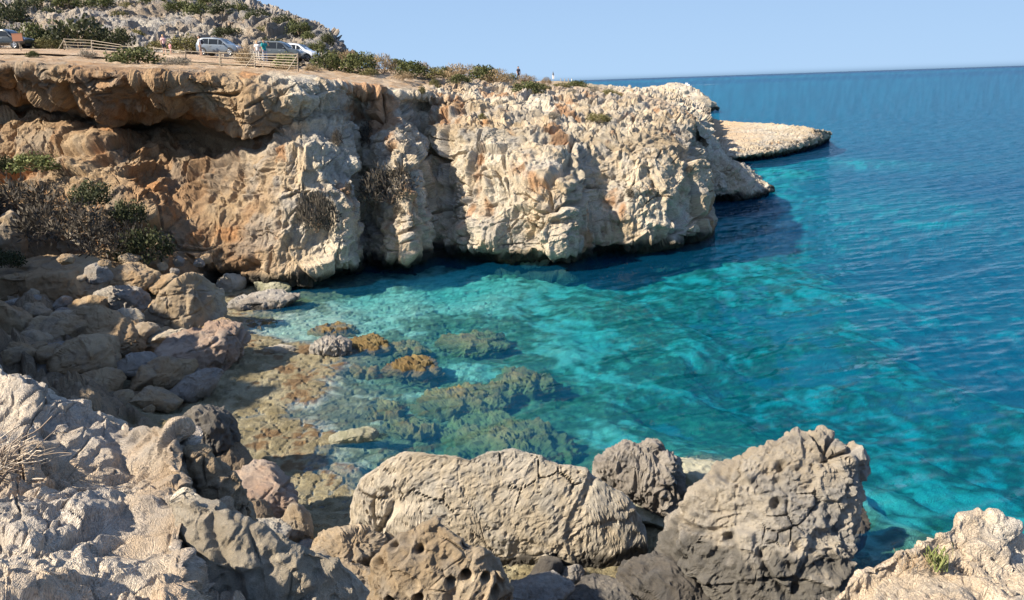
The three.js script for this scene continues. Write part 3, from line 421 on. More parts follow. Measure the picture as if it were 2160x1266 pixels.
// ---------------------------------------------------------------- water
{
  const r = rng(5), waves = []; const N = 1024;
  const mk = (L, lo, hi, count, dir, spread) => { const w = []; for (let i = 0; i < count; i++) { const k = lo * Math.pow(hi / lo, r()), a = dir + (r() + r() + r() - 1.5) * spread, kx = Math.round(Math.cos(a) * k), ky = Math.round(Math.sin(a) * k); if (kx || ky) w.push([kx, ky, r() * 6.28319, 1 / Math.pow(Math.hypot(kx, ky), 1.1)]); } return w; };
  const height = (w) => { const a = new Float32Array(N * N); let s = 0; for (const [kx, ky, p, A] of w) { s += A * A / 2; const cx = new Float32Array(N * 2); for (let i = 0; i < N; i++) { cx[i * 2] = Math.cos(6.28319 * kx * i / N + p); cx[i * 2 + 1] = Math.sin(6.28319 * kx * i / N + p); } for (let y = 0; y < N; y++) { const c = Math.cos(6.28319 * ky * y / N), d = Math.sin(6.28319 * ky * y / N), row = y * N; for (let x = 0; x < N; x++) a[row + x] += A * (cx[x * 2] * c - cx[x * 2 + 1] * d); } } s = Math.sqrt(s); const d = new Uint8Array(N * N * 4); for (let i = 0; i < N * N; i++) { const h = clamp(128 + 40 * (a[i] / s + 0.18 * (a[i] / s) ** 2), 0, 255); d[i * 4] = d[i * 4 + 1] = d[i * 4 + 2] = h; d[i * 4 + 3] = 255; } const t = new THREE.DataTexture(d, N, N); t.wrapS = t.wrapT = THREE.RepeatWrapping; t.magFilter = THREE.LinearFilter; t.needsUpdate = true; return t; };
  const bump = height([...mk(37, 9, 24, 30, 2.2, 0.6), ...mk(37, 24, 120, 110, 2.2, 0.8)]);
  bump.repeat.set(1 / 37, 1 / 37);
  const pane = new THREE.MeshPhysicalMaterial({ color: 0xffffff, roughness: 0.06, transmission: 1, thickness: 0, ior: 1.33, specularIntensity: 0.32, bumpMap: bump, bumpScale: 0.4 });
  const rs = [-14, 0, 40, 120, 400, 1200, 4000, 12000, 40000], xs = [-40000, -12000, -4000, -1200, -400, -120, -40, 0, 40, 120, 400, 1200, 4000, 12000, 40000];
  const pos = [], uv = [], idx = []; for (const z of rs) for (const x of xs) { pos.push(x, 0, -z); uv.push(x, z); }
  for (let j = 0; j < rs.length - 1; j++) for (let i = 0; i < xs.length - 1; i++) { const a = j * xs.length + i, b = a + 1, c = a + xs.length, d = c + 1; idx.push(a, b, d, a, d, c); }
  const G = new THREE.BufferGeometry(); G.setAttribute('position', new THREE.Float32BufferAttribute(pos, 3)); G.setAttribute('uv', new THREE.Float32BufferAttribute(uv, 2)); G.setIndex(idx); G.computeVertexNormals();
  structure('water_surface', G, pane, 'rippled surface of the sea');
  const body = new THREE.MeshPhysicalMaterial({ color: new THREE.Color().setRGB(0.003, 0.165, 0.38), roughness: 1, thickness: 1, specularIntensity: 0, transparent: true, opacity: 0.10, attenuationColor: new THREE.Color().setRGB(0.012, 0.54, 0.75), attenuationDistance: 10 });
  const B = new THREE.BoxGeometry(70000, 60, 36014); B.translate(0, -30.008, -18000);
  structure('water', B, body, 'clear turquoise water of the cove and blue sea');
}
//@@OBJECTS
// ---------------------------------------------------------------- boulders
const cubeDirs = {};
function cubeSphere(n) {
  if (cubeDirs[n]) return cubeDirs[n];
  const A = n + 1, dirs = new Float32Array(6 * A * A * 3), uv = new Float32Array(6 * A * A * 2), idx = [], weld = new Uint32Array(6 * A * A), seen = new Map(), v = V();
  const ax = [[0, 1, 2, 1], [0, 1, 2, -1], [2, 1, 0, 1], [2, 1, 0, -1], [0, 2, 1, 1], [0, 2, 1, -1]];
  for (let f = 0; f < 6; f++) {
    const [a, b, c, s] = ax[f], flip = (f < 2 || f > 3) === (s > 0) ? f > 3 : !(f > 3);
    for (let j = 0; j < A; j++) for (let i = 0; i < A; i++) {
      const t = [0, 0, 0]; t[a] = Math.tan((i / n * 2 - 1) * Math.PI / 4); t[b] = Math.tan((j / n * 2 - 1) * Math.PI / 4); t[c] = s;
      v.set(...t).normalize(); const k = f * A * A + j * A + i; v.toArray(dirs, k * 3); uv[k * 2] = i / n * 1.57 + f * 0.37; uv[k * 2 + 1] = j / n * 1.57 + f * 0.71;
      weld[k] = k; if (i === 0 || j === 0 || i === n || j === n) { const key = t.map(x => Math.round(x * 1e5)).join(); if (seen.has(key)) weld[k] = seen.get(key); else seen.set(key, k); }
    }
    for (let j = 0; j < n; j++) for (let i = 0; i < n; i++) { const k = f * A * A + j * A + i, q = [k, k + 1, k + A + 1, k, k + A + 1, k + A]; idx.push(...(flip ? [q[0], q[2], q[1], q[3], q[5], q[4]] : q)); }
  }
  // wind every face outwards
  const P = (i, o) => o.fromArray(dirs, i * 3), p = V(), q = V(), r = V(), n1 = V();
  for (let i = 0; i < idx.length; i += 3) { P(idx[i], p); P(idx[i + 1], q); P(idx[i + 2], r); n1.crossVectors(q.clone().sub(p), r.clone().sub(p)); if (n1.dot(p) < 0) [idx[i + 1], idx[i + 2]] = [idx[i + 2], idx[i + 1]]; }
  return cubeDirs[n] = { dirs, uv, idx: new Uint32Array(idx), weld };
}
// radius(dir) gives the plain form in metres; relief is laid on it; colour is asked for each place (world place given)
function rockGeo(n, place, radius, o, color, scale) {
  const { dirs, uv, idx, weld } = cubeSphere(n), N = dirs.length / 3, base = new Float32Array(N * 3), nor = new Float32Array(N * 3), pos = new Float32Array(N * 3), col = new Float32Array(N * 3), d = V(), a = V(), b = V(), c = V();
  for (let i = 0; i < N; i++) { d.fromArray(dirs, i * 3); place(d, radius(d), a); a.toArray(base, i * 3); }
  const smooth = (P, out) => { out.fill(0); for (let t = 0; t < idx.length; t += 3) { const [i, j, k] = [idx[t], idx[t + 1], idx[t + 2]]; a.fromArray(P, i * 3); b.fromArray(P, j * 3).sub(a); c.fromArray(P, k * 3).sub(a); b.cross(c); for (const q of [i, j, k]) { const w = weld[q] * 3; out[w] += b.x; out[w + 1] += b.y; out[w + 2] += b.z; } } for (let i = 0; i < N; i++) { const w = weld[i] * 3; a.set(out[w], out[w + 1], out[w + 2]).normalize(); if (w / 3 === i) a.toArray(out, w); else { out[i * 3] = a.x; out[i * 3 + 1] = a.y; out[i * 3 + 2] = a.z; } } };
  smooth(base, nor);
  for (let i = 0; i < N; i++) {
    const x = base[i * 3], y = base[i * 3 + 1], z = base[i * 3 + 2], e = relief(x, y, z, o);
    pos[i * 3] = x + nor[i * 3] * e; pos[i * 3 + 1] = y + nor[i * 3 + 1] * e; pos[i * 3 + 2] = z + nor[i * 3 + 2] * e;
    const k = color(x, y, z, pos[i * 3 + 1]); col[i * 3] = k[0]; col[i * 3 + 1] = k[1]; col[i * 3 + 2] = k[2];
  }
  smooth(pos, nor);
  const G = new THREE.BufferGeometry();
  const uvs = new Float32Array(uv.length); for (let i = 0; i < uv.length; i++) uvs[i] = uv[i] * scale;
  G.setAttribute('position', new THREE.BufferAttribute(pos, 3)); G.setAttribute('normal', new THREE.BufferAttribute(nor, 3)); G.setAttribute('color', new THREE.BufferAttribute(col, 3)); G.setAttribute('uv', new THREE.BufferAttribute(uvs, 2));
  G.setIndex(new THREE.BufferAttribute(idx.slice(), 1)); return G;
}
const TONES = {
  brown: { tan: [0.45, 0.305, 0.17], pale: [0.55, 0.415, 0.26], grey: [0.40, 0.32, 0.235], dark: [0.15, 0.12, 0.10], darkA: 0.5 },
  tan: { tan: [0.48, 0.36, 0.23], pale: [0.58, 0.475, 0.345], grey: [0.40, 0.35, 0.29], dark: [0.22, 0.17, 0.12], darkA: 0.45 },
  grey: { tan: [0.34, 0.295, 0.25], pale: [0.46, 0.42, 0.37], grey: [0.32, 0.305, 0.29], dark: [0.12, 0.115, 0.11], darkA: 0.55 },
  pale: { tan: [0.56, 0.47, 0.345], pale: [0.66, 0.585, 0.475], grey: [0.50, 0.47, 0.415], dark: [0.24, 0.215, 0.185], darkA: 0.5 },
  ash: { tan: [0.46, 0.39, 0.30], pale: [0.58, 0.515, 0.425], grey: [0.37, 0.35, 0.325], dark: [0.12, 0.11, 0.10], darkA: 0.75, greyA: 0.8 },
  slate: { tan: [0.24, 0.205, 0.175], pale: [0.42, 0.375, 0.325], grey: [0.20, 0.19, 0.18], dark: [0.06, 0.055, 0.05], darkA: 0.7 },
  dark: { tan: [0.115, 0.10, 0.085], pale: [0.22, 0.195, 0.165], grey: [0.12, 0.115, 0.11], dark: [0.05, 0.046, 0.042], darkA: 0.6 },
  pink: { tan: [0.44, 0.305, 0.225], pale: [0.54, 0.42, 0.33], grey: [0.38, 0.33, 0.29], dark: [0.17, 0.14, 0.12], darkA: 0.55 },
  weed: { tan: [0.19, 0.135, 0.04], pale: [0.30, 0.23, 0.085], grey: [0.15, 0.135, 0.05], dark: [0.075, 0.055, 0.02], darkA: 0.5 },
  rustweed: { tan: [0.19, 0.115, 0.035], pale: [0.27, 0.195, 0.075], grey: [0.14, 0.11, 0.045], dark: [0.08, 0.05, 0.02], darkA: 0.5 },
  sandy: { tan: [0.42, 0.40, 0.28], pale: [0.56, 0.54, 0.42], grey: [0.30, 0.30, 0.18], dark: [0.20, 0.18, 0.09], darkA: 0.4 },
};
function tone(t, k, ox, oy, oz, wet, cy, soot = [0.045, 0.04, 0.035]) {   // k: size of the pattern; wet: height up to which weed and tar blacken the stone
  const o = TONES[t];
  return (x, y, z, py) => {
    let c = limestoneNear((x + ox) / k, (y + oy) / k, (z + oz) / k, o);
    if (wet !== undefined) { const n = fbm((x + ox) / 0.5, (y + oy) / 0.5, (z + oz) / 0.5, 3); c = mix3(c, soot, (1 - ss(wet - 0.15, wet + 0.25, py + cy + n * 0.9)) * 0.92); }
    return c;
  };
}
M.boulder = rockMat(1.5, 0.075); M.boulderNear = rockMat(1.0, 0.055);
const reliefFor = (s, rough = 1) => ({ block: s, joint: [[s * 0.45, s * 0.3, s * 0.5, s * 0.05 * rough, s * 0.03, s * 7]], fac: [[s * 0.3, s * 0.02 * rough, s * 0.02 * rough, 0.06, 0.1]], roughA: s * 0.085 * rough, rough: s * 0.3, oct: 5, pit: Math.max(0.1, s * 0.09), pitA: s * 0.018 * rough, pitT: 0.6 });
// a boulder seen at (px, py) with the size w x h in the photograph, resting on ground of height hb
function boulder(name, label, px, py, w, h, hb, t, opt = {}) {
  const r = rng(opt.seed ?? Math.round(px * 7 + py * 13)), deep = opt.deep ?? 0.8; let yc = hb + 0.4, c, rx, ry, rz;
  for (let k = 0; k < 4; k++) {
    c = ph(px, py, yc); const dist = c.distanceTo(camera.position), m = dist / F, al = Math.asin((CAM_H - yc) / dist); rx = w / 2 * m; rz = rx * deep;
    const want = (h / 2 * m) ** 2 - (rz * Math.sin(al)) ** 2; ry = Math.max(rx * 0.28, Math.sqrt(Math.max(0.0001, want)) / Math.cos(al)); yc = hb + (opt.sink ?? 0.5) * ry;
  }
  const planes = []; for (let i = 0; i < (opt.facets ?? 8); i++) { const z = r() * 2 - 1, a = r() * 6.2832, q = Math.sqrt(1 - z * z); planes.push([q * Math.cos(a), z, q * Math.sin(a), 0.58 + 0.34 * r()]); }
  planes.push([0, -1, 0, 0.8]); for (const p of opt.planes ?? []) { const l = Math.hypot(p[0], p[1], p[2]); planes.push([p[0] / l, p[1] / l, p[2] / l, p[3]]); }
  const P = opt.sharp ?? 32, radius = d => { let s = Math.pow(0.93, P); for (const p of planes) { const k = d.x * p[0] + d.y * p[1] + d.z * p[2]; if (k > 0) s += Math.pow(k / p[3], P); } return Math.pow(s, -1 / P); };
  const rot = new THREE.Matrix4().makeRotationFromEuler(new THREE.Euler(opt.pitch ?? 0, opt.yaw ?? 0, opt.roll ?? 0));
  const place = (d, q, o) => o.set(d.x * q * rx * 1.06, d.y * q * ry * 1.06, d.z * q * rz * 1.06).applyMatrix4(rot);
  const sz = Math.cbrt(rx * ry * rz) * 2, px1 = w * 0.474, n = clamp(Math.round((opt.res ?? 0.42) * px1), 9, 46), off = [c.x * 1.7, c.y, c.z * 1.3];
  const rel = opt.rel ?? reliefFor(sz, opt.rough ?? 1.15);
  const g = rockGeo(n, place, radius, rel, tone(t, clamp(sz / 1.6, 0.35, 2), ...off, opt.wet, c.y), sz * 1.2);
  const m = new THREE.Mesh(g, opt.mat ?? M.boulder); m.position.copy(c); add(m, name); tag(m, label, 'boulder', opt.group); return m;
}
// a rock whose outline was surveyed: the outline gives its breadth and height, thick its depth towards and away from the camera
function outlined(name, label, pts, hc, thick, t, o, opt = {}) {
  let cx = 0, cy = 0; for (const p of pts) { cx += p[0] / pts.length; cy += p[1] / pts.length; } if (opt.at) [cx, cy] = opt.at;
  const c = ph(cx, cy, hc), dist = c.distanceTo(camera.position), m = dist / F, C = camera.position.clone().sub(c).normalize(), R = V(0, 1, 0).cross(C).normalize(), U = C.clone().cross(R);
  const cr_ = Math.cos(ROLL), sr = Math.sin(ROLL), poly = pts.map(p => { const x = (p[0] - cx) * m, y = -(p[1] - cy) * m; return [x * cr_ + y * sr, -x * sr + y * cr_]; }).map(([x, y]) => [Math.atan2(y, x), Math.hypot(x, y), x, y]).sort((a, b) => a[0] - b[0]);
  const rad = f => { const n = poly.length; let i = 0; while (i < n && poly[i][0] < f) i++; const a = poly[(i + n - 1) % n], b = poly[i % n], dx = Math.cos(f), dy = Math.sin(f), ex = b[2] - a[2], ey = b[3] - a[3], den = dx * ey - dy * ex; return Math.abs(den) < 1e-9 ? a[1] : (a[2] * ey - a[3] * ex) / den; };
  const T = C.clone().multiplyScalar(Math.cos(opt.lean ?? 0)).addScaledVector(U, Math.sin(opt.lean ?? 0)), q = opt.q ?? 2.4;
  const planes = (opt.planes ?? []).map(p => { const n = V(p[0], p[1], p[2]).normalize(); return [n, p[3]]; });
  const place = (d, k, out) => {
    const s = Math.hypot(d.x, d.y), R0 = rad(Math.atan2(d.y, d.x)), tz = d.z > 0 ? thick[0] : thick[1], f = 1 / Math.pow(Math.pow(s / R0, q) + Math.pow(Math.abs(d.z) / tz, q), 1 / q);
    out.set(0, 0, 0).addScaledVector(R, d.x * f).addScaledVector(U, d.y * f).addScaledVector(T, d.z * f);
    { const u = out.dot(U), w = out.dot(R), l = Math.hypot(u, w), lim = rad(Math.atan2(u, w)); if (l > lim * 0.93) { const t = lim * (0.93 + 0.07 * Math.tanh((l / lim - 0.93) / 0.07)) / l; out.addScaledVector(U, u * (t - 1)).addScaledVector(R, w * (t - 1)); } }
    for (const [n, e] of planes) { const k = out.dot(n); if (k > e) out.addScaledVector(n, -(k - e) * 0.9); }
    return out;
  };
  const g = rockGeo(opt.n ?? 120, place, () => 1, o, tone(t, opt.k ?? 1.4, c.x * 1.7, c.y, c.z, opt.wet, c.y, opt.soot), opt.uv ?? 3);
  const mesh = new THREE.Mesh(g, M.boulderNear); mesh.position.copy(c); add(mesh, name); tag(mesh, label, 'boulder'); return mesh;
}
outlined('boulder', 'huge rounded cracked pale boulder at the water in the foreground centre', [[745, 1100], [757, 1060], [790, 1008], [830, 988], [870, 972], [930, 975], [1000, 986], [1035, 974], [1085, 967], [1120, 977], [1160, 993], [1220, 1008], [1260, 1033], [1310, 1065], [1340, 1105], [1358, 1150], [1350, 1200], [1290, 1240], [1200, 1245], [1100, 1235], [980, 1225], [860, 1200], [770, 1150]], 1.0, [2.4, 2.0], 'pale',
  { block: 2, joint: [[2.2, 1.9, 2.1, 0.09, 0.2, 0.5]], fac: [[1.1, 0.04, 0.2, 0.022, 0], [0.16, 0.02, 0.02, 0.1, 0.4]], warp: 0.35, roughA: 0.15, rough: 0.5, oct: 6, pit: 0.14, pitA: 0.05, pitT: 0.6 }, { n: 112, lean: 0.7, q: 2.9, wet: 0.55, k: 1.6, uv: 6 });
outlined('boulder', 'tall weathered rock with a dark hollowed base at the right foreground shore', [[1640, 940], [1690, 932], [1720, 940], [1735, 954], [1772, 958], [1780, 985], [1766, 1012], [1768, 1060], [1758, 1100], [1768, 1150], [1782, 1200], [1780, 1290], [1700, 1340], [1600, 1350], [1480, 1320], [1430, 1270], [1425, 1200], [1432, 1135], [1472, 1092], [1500, 1062], [1522, 1028], [1562, 1002], [1597, 977]], 1.9, [1.7, 1.0], 'ash',
  { block: 1.6, joint: [[1.3, 1.0, 1.4, 0.3, 0.24, 0.7]], fac: [[0.6, 0.09, 0.12, 0.04, 0.2], [0.2, 0.035, 0.02, 0.1, 0.4]], roughA: 0.24, rough: 0.5, oct: 6, pit: 0.36, pitA: 0.26, pitT: 0.74, pit2: 0.12, pit2A: 0.05 }, { n: 112, lean: 0.42, q: 2.9, at: [1610, 1130], wet: 2.3, soot: [0.15, 0.14, 0.125], k: 1.3, uv: 5 });
outlined('boulder', 'dark rock with upright sharp ribs standing between the two largest foreground boulders', [[1320, 947], [1345, 954], [1365, 942], [1385, 940], [1395, 960], [1420, 967], [1430, 1000], [1441, 1035], [1425, 1068], [1412, 1083], [1390, 1078], [1340, 1056], [1290, 1032], [1262, 1008], [1268, 982], [1292, 962]], 1.2, [1.0, 0.9], 'slate',
  { block: 0.9, fac: [[0.8, 0.08, 0.06, 0.05, 0.2], [0.3, 0.04, 0.03, 0.1, 0.3]], flute: 0.2, fluteA: 0.16, roughA: 0.12, rough: 0.4, oct: 5, pit: 0.2, pitA: 0.06 }, { n: 72, lean: 0.3, wet: 0.25, k: 0.9, uv: 3 });
outlined('boulder', 'long grey white rock sloping to the bottom right of the left foreground rock', [[428, 1052], [470, 1082], [520, 1112], [580, 1148], [640, 1186], [700, 1236], [748, 1290], [720, 1345], [560, 1350], [455, 1290], [430, 1180], [420, 1100]], 8.7, [0.42, 0.4], 'pale',
  { block: 0.9, edge: 0.6, joint: [[0.9, 0.7, 0.8, 0.1, 0.1, 0.4]], fac: [[0.22, 0.03, 0.02, 0.06, 0.2]], roughA: 0.12, rough: 0.4, oct: 4, pit: 0.1, pitA: 0.03, pitT: 0.5 }, { n: 84, lean: 0.75, q: 3, at: [540, 1215], k: 0.8, uv: 2.2 });
outlined('boulder', 'tan crag above the long grey white rock in the left foreground', [[402, 950], [440, 958], [482, 1004], [512, 1060], [516, 1112], [470, 1128], [428, 1085], [402, 1015]], 8.75, [0.35, 0.5], 'tan',
  { block: 0.5, edge: 0.5, joint: [[0.4, 0.3, 0.4, 0.09, 0.06, 0.5]], fac: [[0.16, 0.03, 0.03, 0.06, 0.2]], roughA: 0.1, rough: 0.25, oct: 4, pit: 0.1, pitA: 0.03, pitT: 0.5 }, { n: 56, lean: 0.5, k: 0.6, uv: 1.3 });
outlined('boulder', 'tan honeycombed rock with deep round holes at the bottom centre', [[875, 1132], [900, 1122], [925, 1117], [945, 1137], [960, 1152], [1000, 1167], [1040, 1192], [1065, 1242], [1080, 1300], [1040, 1340], [930, 1350], [800, 1330], [787, 1250], [800, 1182], [832, 1152]], 2.6, [1.3, 1.1], 'tan',
  { block: 0.9, fac: [[1.0, 0.12, 0.06, 0.03, 0.2], [0.4, 0.06, 0.03, 0.06, 0.3]], roughA: 0.16, rough: 0.5, oct: 5, pit: 0.30, pitA: 0.36, pitT: 0.62, pit2: 0.11, pit2A: 0.06 }, { n: 100, lean: 0.7, at: [930, 1230], k: 1.1, uv: 3.5 });
{
  const B = boulder, FG = 'boulders along the near shore';
  B('boulder', 'split tan rock leaning against the left end of the huge pale boulder', 732, 1160, 130, 90, 0.9, 'tan', { group: FG, deep: 0.9, mat: M.boulderNear, rough: 1.4 });
  B('boulder', 'small honeycombed tan rock left of the holed rock at the bottom', 735, 1235, 105, 80, 2.0, 'tan', { group: FG, mat: M.boulderNear, rough: 1.5 });
  B('boulder', 'big tan block below the left foreground rock, beside the shelf', 525, 1065, 200, 150, 0.6, 'pink', { group: FG, deep: 1, mat: M.boulderNear, rough: 1.2, yaw: 0.4, planes: [[-0.3, 1, 0.1, 0.62]] });
  B('boulder', 'dark jagged crag at the edge of the left foreground rock', 440, 935, 110, 120, 0.9, 'dark', { group: FG, mat: M.boulderNear, rough: 1.9 });
  B('boulder', 'small pale stone wedged below the big tan block', 560, 1120, 90, 60, 1.6, 'pale', { group: FG, mat: M.boulderNear });
  B('boulder', 'narrow tan stone in the gap between left rock and shelf', 625, 1120, 60, 90, 0.9, 'tan', { group: FG, mat: M.boulderNear });
  B('boulder', 'black rough rock at the foot of the tall weathered rock', 1410, 1245, 180, 130, 0.5, 'dark', { group: FG, mat: M.boulderNear, rough: 1.6 });
  B('boulder', 'grey topped dark stone below the huge pale boulder, left one', 1135, 1255, 130, 80, 1.4, 'grey', { group: FG, mat: M.boulderNear, rough: 1.5, wet: 1.3 });
  B('boulder', 'black stone below the huge pale boulder, right one', 1260, 1260, 140, 70, 0.9, 'dark', { group: FG, mat: M.boulderNear, rough: 1.5 });
  B('boulder', 'flat yellowish slab under the ribbed dark rock', 1350, 1085, 160, 60, 0.05, 'sandy', { group: FG, mat: M.boulderNear, roll: -0.25, facets: 8, deep: 0.6 });
  B('boulder', 'low yellow-brown rock behind the tall weathered rock', 1492, 1005, 150, 90, -0.25, 'sandy', { group: FG, mat: M.boulderNear, deep: 1 });
  B('boulder', 'dark wet rock in shadow right of the tall weathered rock', 1780, 1100, 85, 120, -0.4, 'dark', { group: FG, mat: M.boulderNear });
  B('boulder', 'small black stone between the black rock and the pale boulder', 1340, 1215, 90, 60, 0.3, 'dark', { group: FG, mat: M.boulderNear, rough: 1.5 });
  // the beach at the head of the cove
  const BE = 'boulders on the stony beach';
  B('boulder', 'largest block on the beach with a flat sunlit top, at the left edge', 95, 600, 225, 120, 1.3, 'brown', { group: BE, deep: 0.75, planes: [[-0.06, 1, 0.06, 0.50], [0.05, 0.1, 1, 0.62], [1, 0.25, 0.3, 0.8]], facets: 6, sharp: 18, rough: 0.9 });
  B('boulder', 'angular tan boulder with a slanting sunlit face near the cliff foot', 383, 638, 155, 135, 0.7, 'tan', { group: BE, deep: 0.8, planes: [[-0.75, 0.75, -0.05, 0.42], [0.2, 0.25, 1, 0.55], [0.9, 0.2, 0.2, 0.72]], facets: 6, sharp: 18 });
  B('boulder', 'broad pitted pinkish boulder beside the pale shelf', 437, 735, 195, 115, 0.5, 'pink', { group: BE, deep: 0.8, planes: [[-0.25, 1, 0.1, 0.5], [0.75, 0.1, 0.7, 0.66]], facets: 7, sharp: 15, rough: 1.6 });
  B('boulder', 'layered brown slab tilted down to the right', 235, 700, 150, 85, 0.9, 'brown', { group: BE, roll: -0.45, deep: 0.7, facets: 8 });
  B('boulder', 'brown block in front of the layered slab', 195, 765, 130, 90, 0.8, 'brown', { group: BE, facets: 8 });
  B('boulder', 'rounded brown boulder between the large block and the layered slab', 110, 708, 130, 75, 1.1, 'brown', { group: BE });
  B('boulder', 'tan boulder cut by the left edge below the large block', 12, 690, 90, 110, 1.2, 'brown', { group: BE });
  B('boulder', 'grey stone just above the left foreground rock', 110, 765, 105, 65, 0.9, 'grey', { group: BE });
  B('boulder', 'dark brown boulder in the shade of the pitted pinkish boulder', 365, 783, 115, 65, 0.5, 'brown', { group: BE });
  B('boulder', 'long greenish slab sloping towards the shelf', 408, 822, 120, 50, 0.2, 'grey', { group: BE, roll: 0.5, deep: 0.5, facets: 7 });
  B('boulder', 'small pale stone lying on the layered slab', 270, 673, 50, 38, 1.6, 'pale', { group: BE });
  B('boulder', 'small pale stone left of the flat pale slab', 307, 705, 52, 44, 1.0, 'tan', { group: BE });
  B('boulder', 'thin flat pale slab leaning on the pitted pinkish boulder', 355, 708, 80, 26, 1.0, 'pale', { group: BE, roll: 0.25, deep: 0.5, facets: 6 });
  B('boulder', 'long pale slab lying askew below the dark scrub', 182, 535, 100, 52, 2.4, 'pale', { group: BE, roll: -0.6, deep: 0.45, facets: 7 });
  B('boulder', 'brown boulder right of the askew pale slab', 252, 545, 66, 50, 2.2, 'brown', { group: BE });
  B('boulder', 'reddish brown boulder under the sunlit cliff face', 312, 555, 70, 50, 2.0, 'brown', { group: BE });
  B('boulder', 'pale boulder at the left edge above the large block', 8, 505, 66, 100, 3.4, 'tan', { group: BE });
  B('boulder', 'grey brown boulder left of the angular tan boulder', 285, 592, 90, 60, 1.5, 'brown', { group: BE });
  B('boulder', 'dark pitted boulder below the grey brown boulder', 248, 638, 105, 56, 1.3, 'grey', { group: BE, rough: 1.6 });
  B('boulder', 'pale grey boulder at the water by the cliff foot', 482, 598, 62, 42, 0.1, 'pale', { group: BE });
  B('boulder', 'low flat greenish ledge at the cliff foot', 572, 606, 90, 22, -0.05, 'sandy', { group: BE, deep: 0.6, facets: 7 });
  B('boulder', 'dark wet rock lying in the water below the cliff', 560, 640, 130, 40, -0.15, 'grey', { group: BE, rough: 1.5, wet: 0.2 });
  B('boulder', 'jagged grey and white rock on the edge of the shelf', 697, 735, 66, 38, 0.0, 'grey', { group: BE, rough: 2.2, rel: { block: 0.6, fac: [[0.5, 0.12, 0.08, 0.08, 0.2]], flute: 0.22, fluteA: 0.2, roughA: 0.1, rough: 0.4 }, res: 0.9 });
  B('boulder', 'brown boulder on the right shoulder of the large block', 200, 648, 80, 40, 1.4, 'brown', { group: BE });
  B('boulder', 'dark boulder in deep shade above the left foreground rock', 212, 815, 95, 60, 0.5, 'brown', { group: BE });
  B('boulder', 'shaded boulder left of the dark brown boulder', 287, 780, 85, 62, 0.6, 'grey', { group: BE });
  B('boulder', 'shaded flat stone below the long greenish slab', 320, 845, 100, 50, 0.3, 'brown', { group: BE });
  B('boulder', 'blue grey stone at the crest of the left foreground rock', 78, 790, 70, 44, 0.8, 'grey', { group: BE });
  B('boulder', 'shaded boulder behind the crest of the left foreground rock', 160, 835, 90, 50, 0.6, 'brown', { group: BE });
  B('boulder', 'boulder at the lower end of the dark scrub', 345, 600, 60, 44, 1.4, 'brown', { group: BE });
  B('boulder', 'pale stone slab at the outer end of the lower shelf', 745, 922, 92, 36, -0.05, 'sandy', { group: 'stones on the shelf', deep: 0.5, facets: 8, roll: 0.12 });
  B('boulder', 'thin pale stone at the upper left of the shelf', 585, 738, 64, 16, 0.1, 'pale', { group: 'stones on the shelf', deep: 0.5, facets: 8 });
  B('boulder', 'boulder half buried at the foot of the left cliff', 60, 290, 90, 50, 7.2, 'brown', { group: 'blocks on the left cliff' });
  B('boulder', 'orange brown block perched on the left cliff ledge', 25, 235, 70, 50, 8.6, 'tan', { group: 'blocks on the left cliff' });
  B('boulder', 'reddish block standing above the light green plant', 60, 318, 48, 56, 6.6, 'brown', { group: 'blocks on the left cliff' });
  B('boulder', 'brown block above the dark scrub at the left edge', 20, 345, 80, 70, 6.0, 'brown', { group: 'blocks on the left cliff' });
  B('boulder', 'pale slab between the scrub and the sunlit cliff face', 100, 378, 80, 32, 5.8, 'tan', { group: 'blocks on the left cliff' });
  B('boulder', 'tan slab at the lower left of the sunlit cliff face', 165, 385, 60, 34, 5.4, 'tan', { group: 'blocks on the left cliff' });
  B('boulder', 'brown boulder at the right end of the dark scrub', 250, 470, 75, 70, 3.4, 'brown', { group: 'blocks on the left cliff' });
  B('boulder', 'shaded brown boulder at the left edge just above the foreground rock', 15, 752, 120, 84, 1.2, 'brown', { group: BE });
  B('boulder', 'grey slab at the left edge between two brown boulders', 40, 655, 90, 40, 1.4, 'grey', { group: BE, roll: 0.2, facets: 7 });
  B('boulder', 'brown boulder right of the tan edge boulder', 68, 738, 70, 60, 1.1, 'tan', { group: BE });
  B('boulder', 'angular dark block below the pitted pinkish boulder', 310, 800, 80, 50, 0.5, 'brown', { group: BE });
  // stones filling the gaps of the beach
  const r = rng(91);
  for (let i = 0; i < 95; i++) {
    const px = 5 + r() * 480, py = 545 + r() * 330; if (py > 700 + px * 0.55 || (px > 380 && py > 820)) { continue; }
    let p = ph(px, py, 1); for (let k = 0; k < 4; k++) p = ph(px, py, heightAt(p.x, p.z)); const w = 22 + r() * r() * 60;
    B('beach_stone', 'small shaded stone filling a gap between the beach boulders', px, py, w, w * (0.55 + 0.3 * r()), heightAt(p.x, p.z), ['brown', 'grey', 'brown', 'tan'][i % 4], { group: 'small stones of the beach', seed: 500 + i, yaw: r() * 3, res: 0.5 }).userData.category = 'stone';
  }
  for (let i = 0; i < 34; i++) {   // rubble between the holed rock and the black rocks
    const px = 600 + r() * 1150, py = 1070 + r() * 230; if (px > 760 && px < 1340 && py < 1200) continue; if (px > 1420 && py < 1290) continue;
    let p = ph(px, py, 0.5); for (let k = 0; k < 4; k++) p = ph(px, py, heightAt(p.x, p.z)); const w = 35 + r() * 60;
    B('shore_stone', 'dark stone wedged between the near shore boulders', px, py, w, w * 0.7, heightAt(p.x, p.z), ['dark', 'grey', 'dark', 'brown'][i % 4], { group: 'stones of the near shore', seed: 800 + i, yaw: r() * 3, mat: M.boulderNear }).userData.category = 'stone';
  }
  // rocks under water, placed by the height of their tops
  const UW = 'rocks under the clear water';
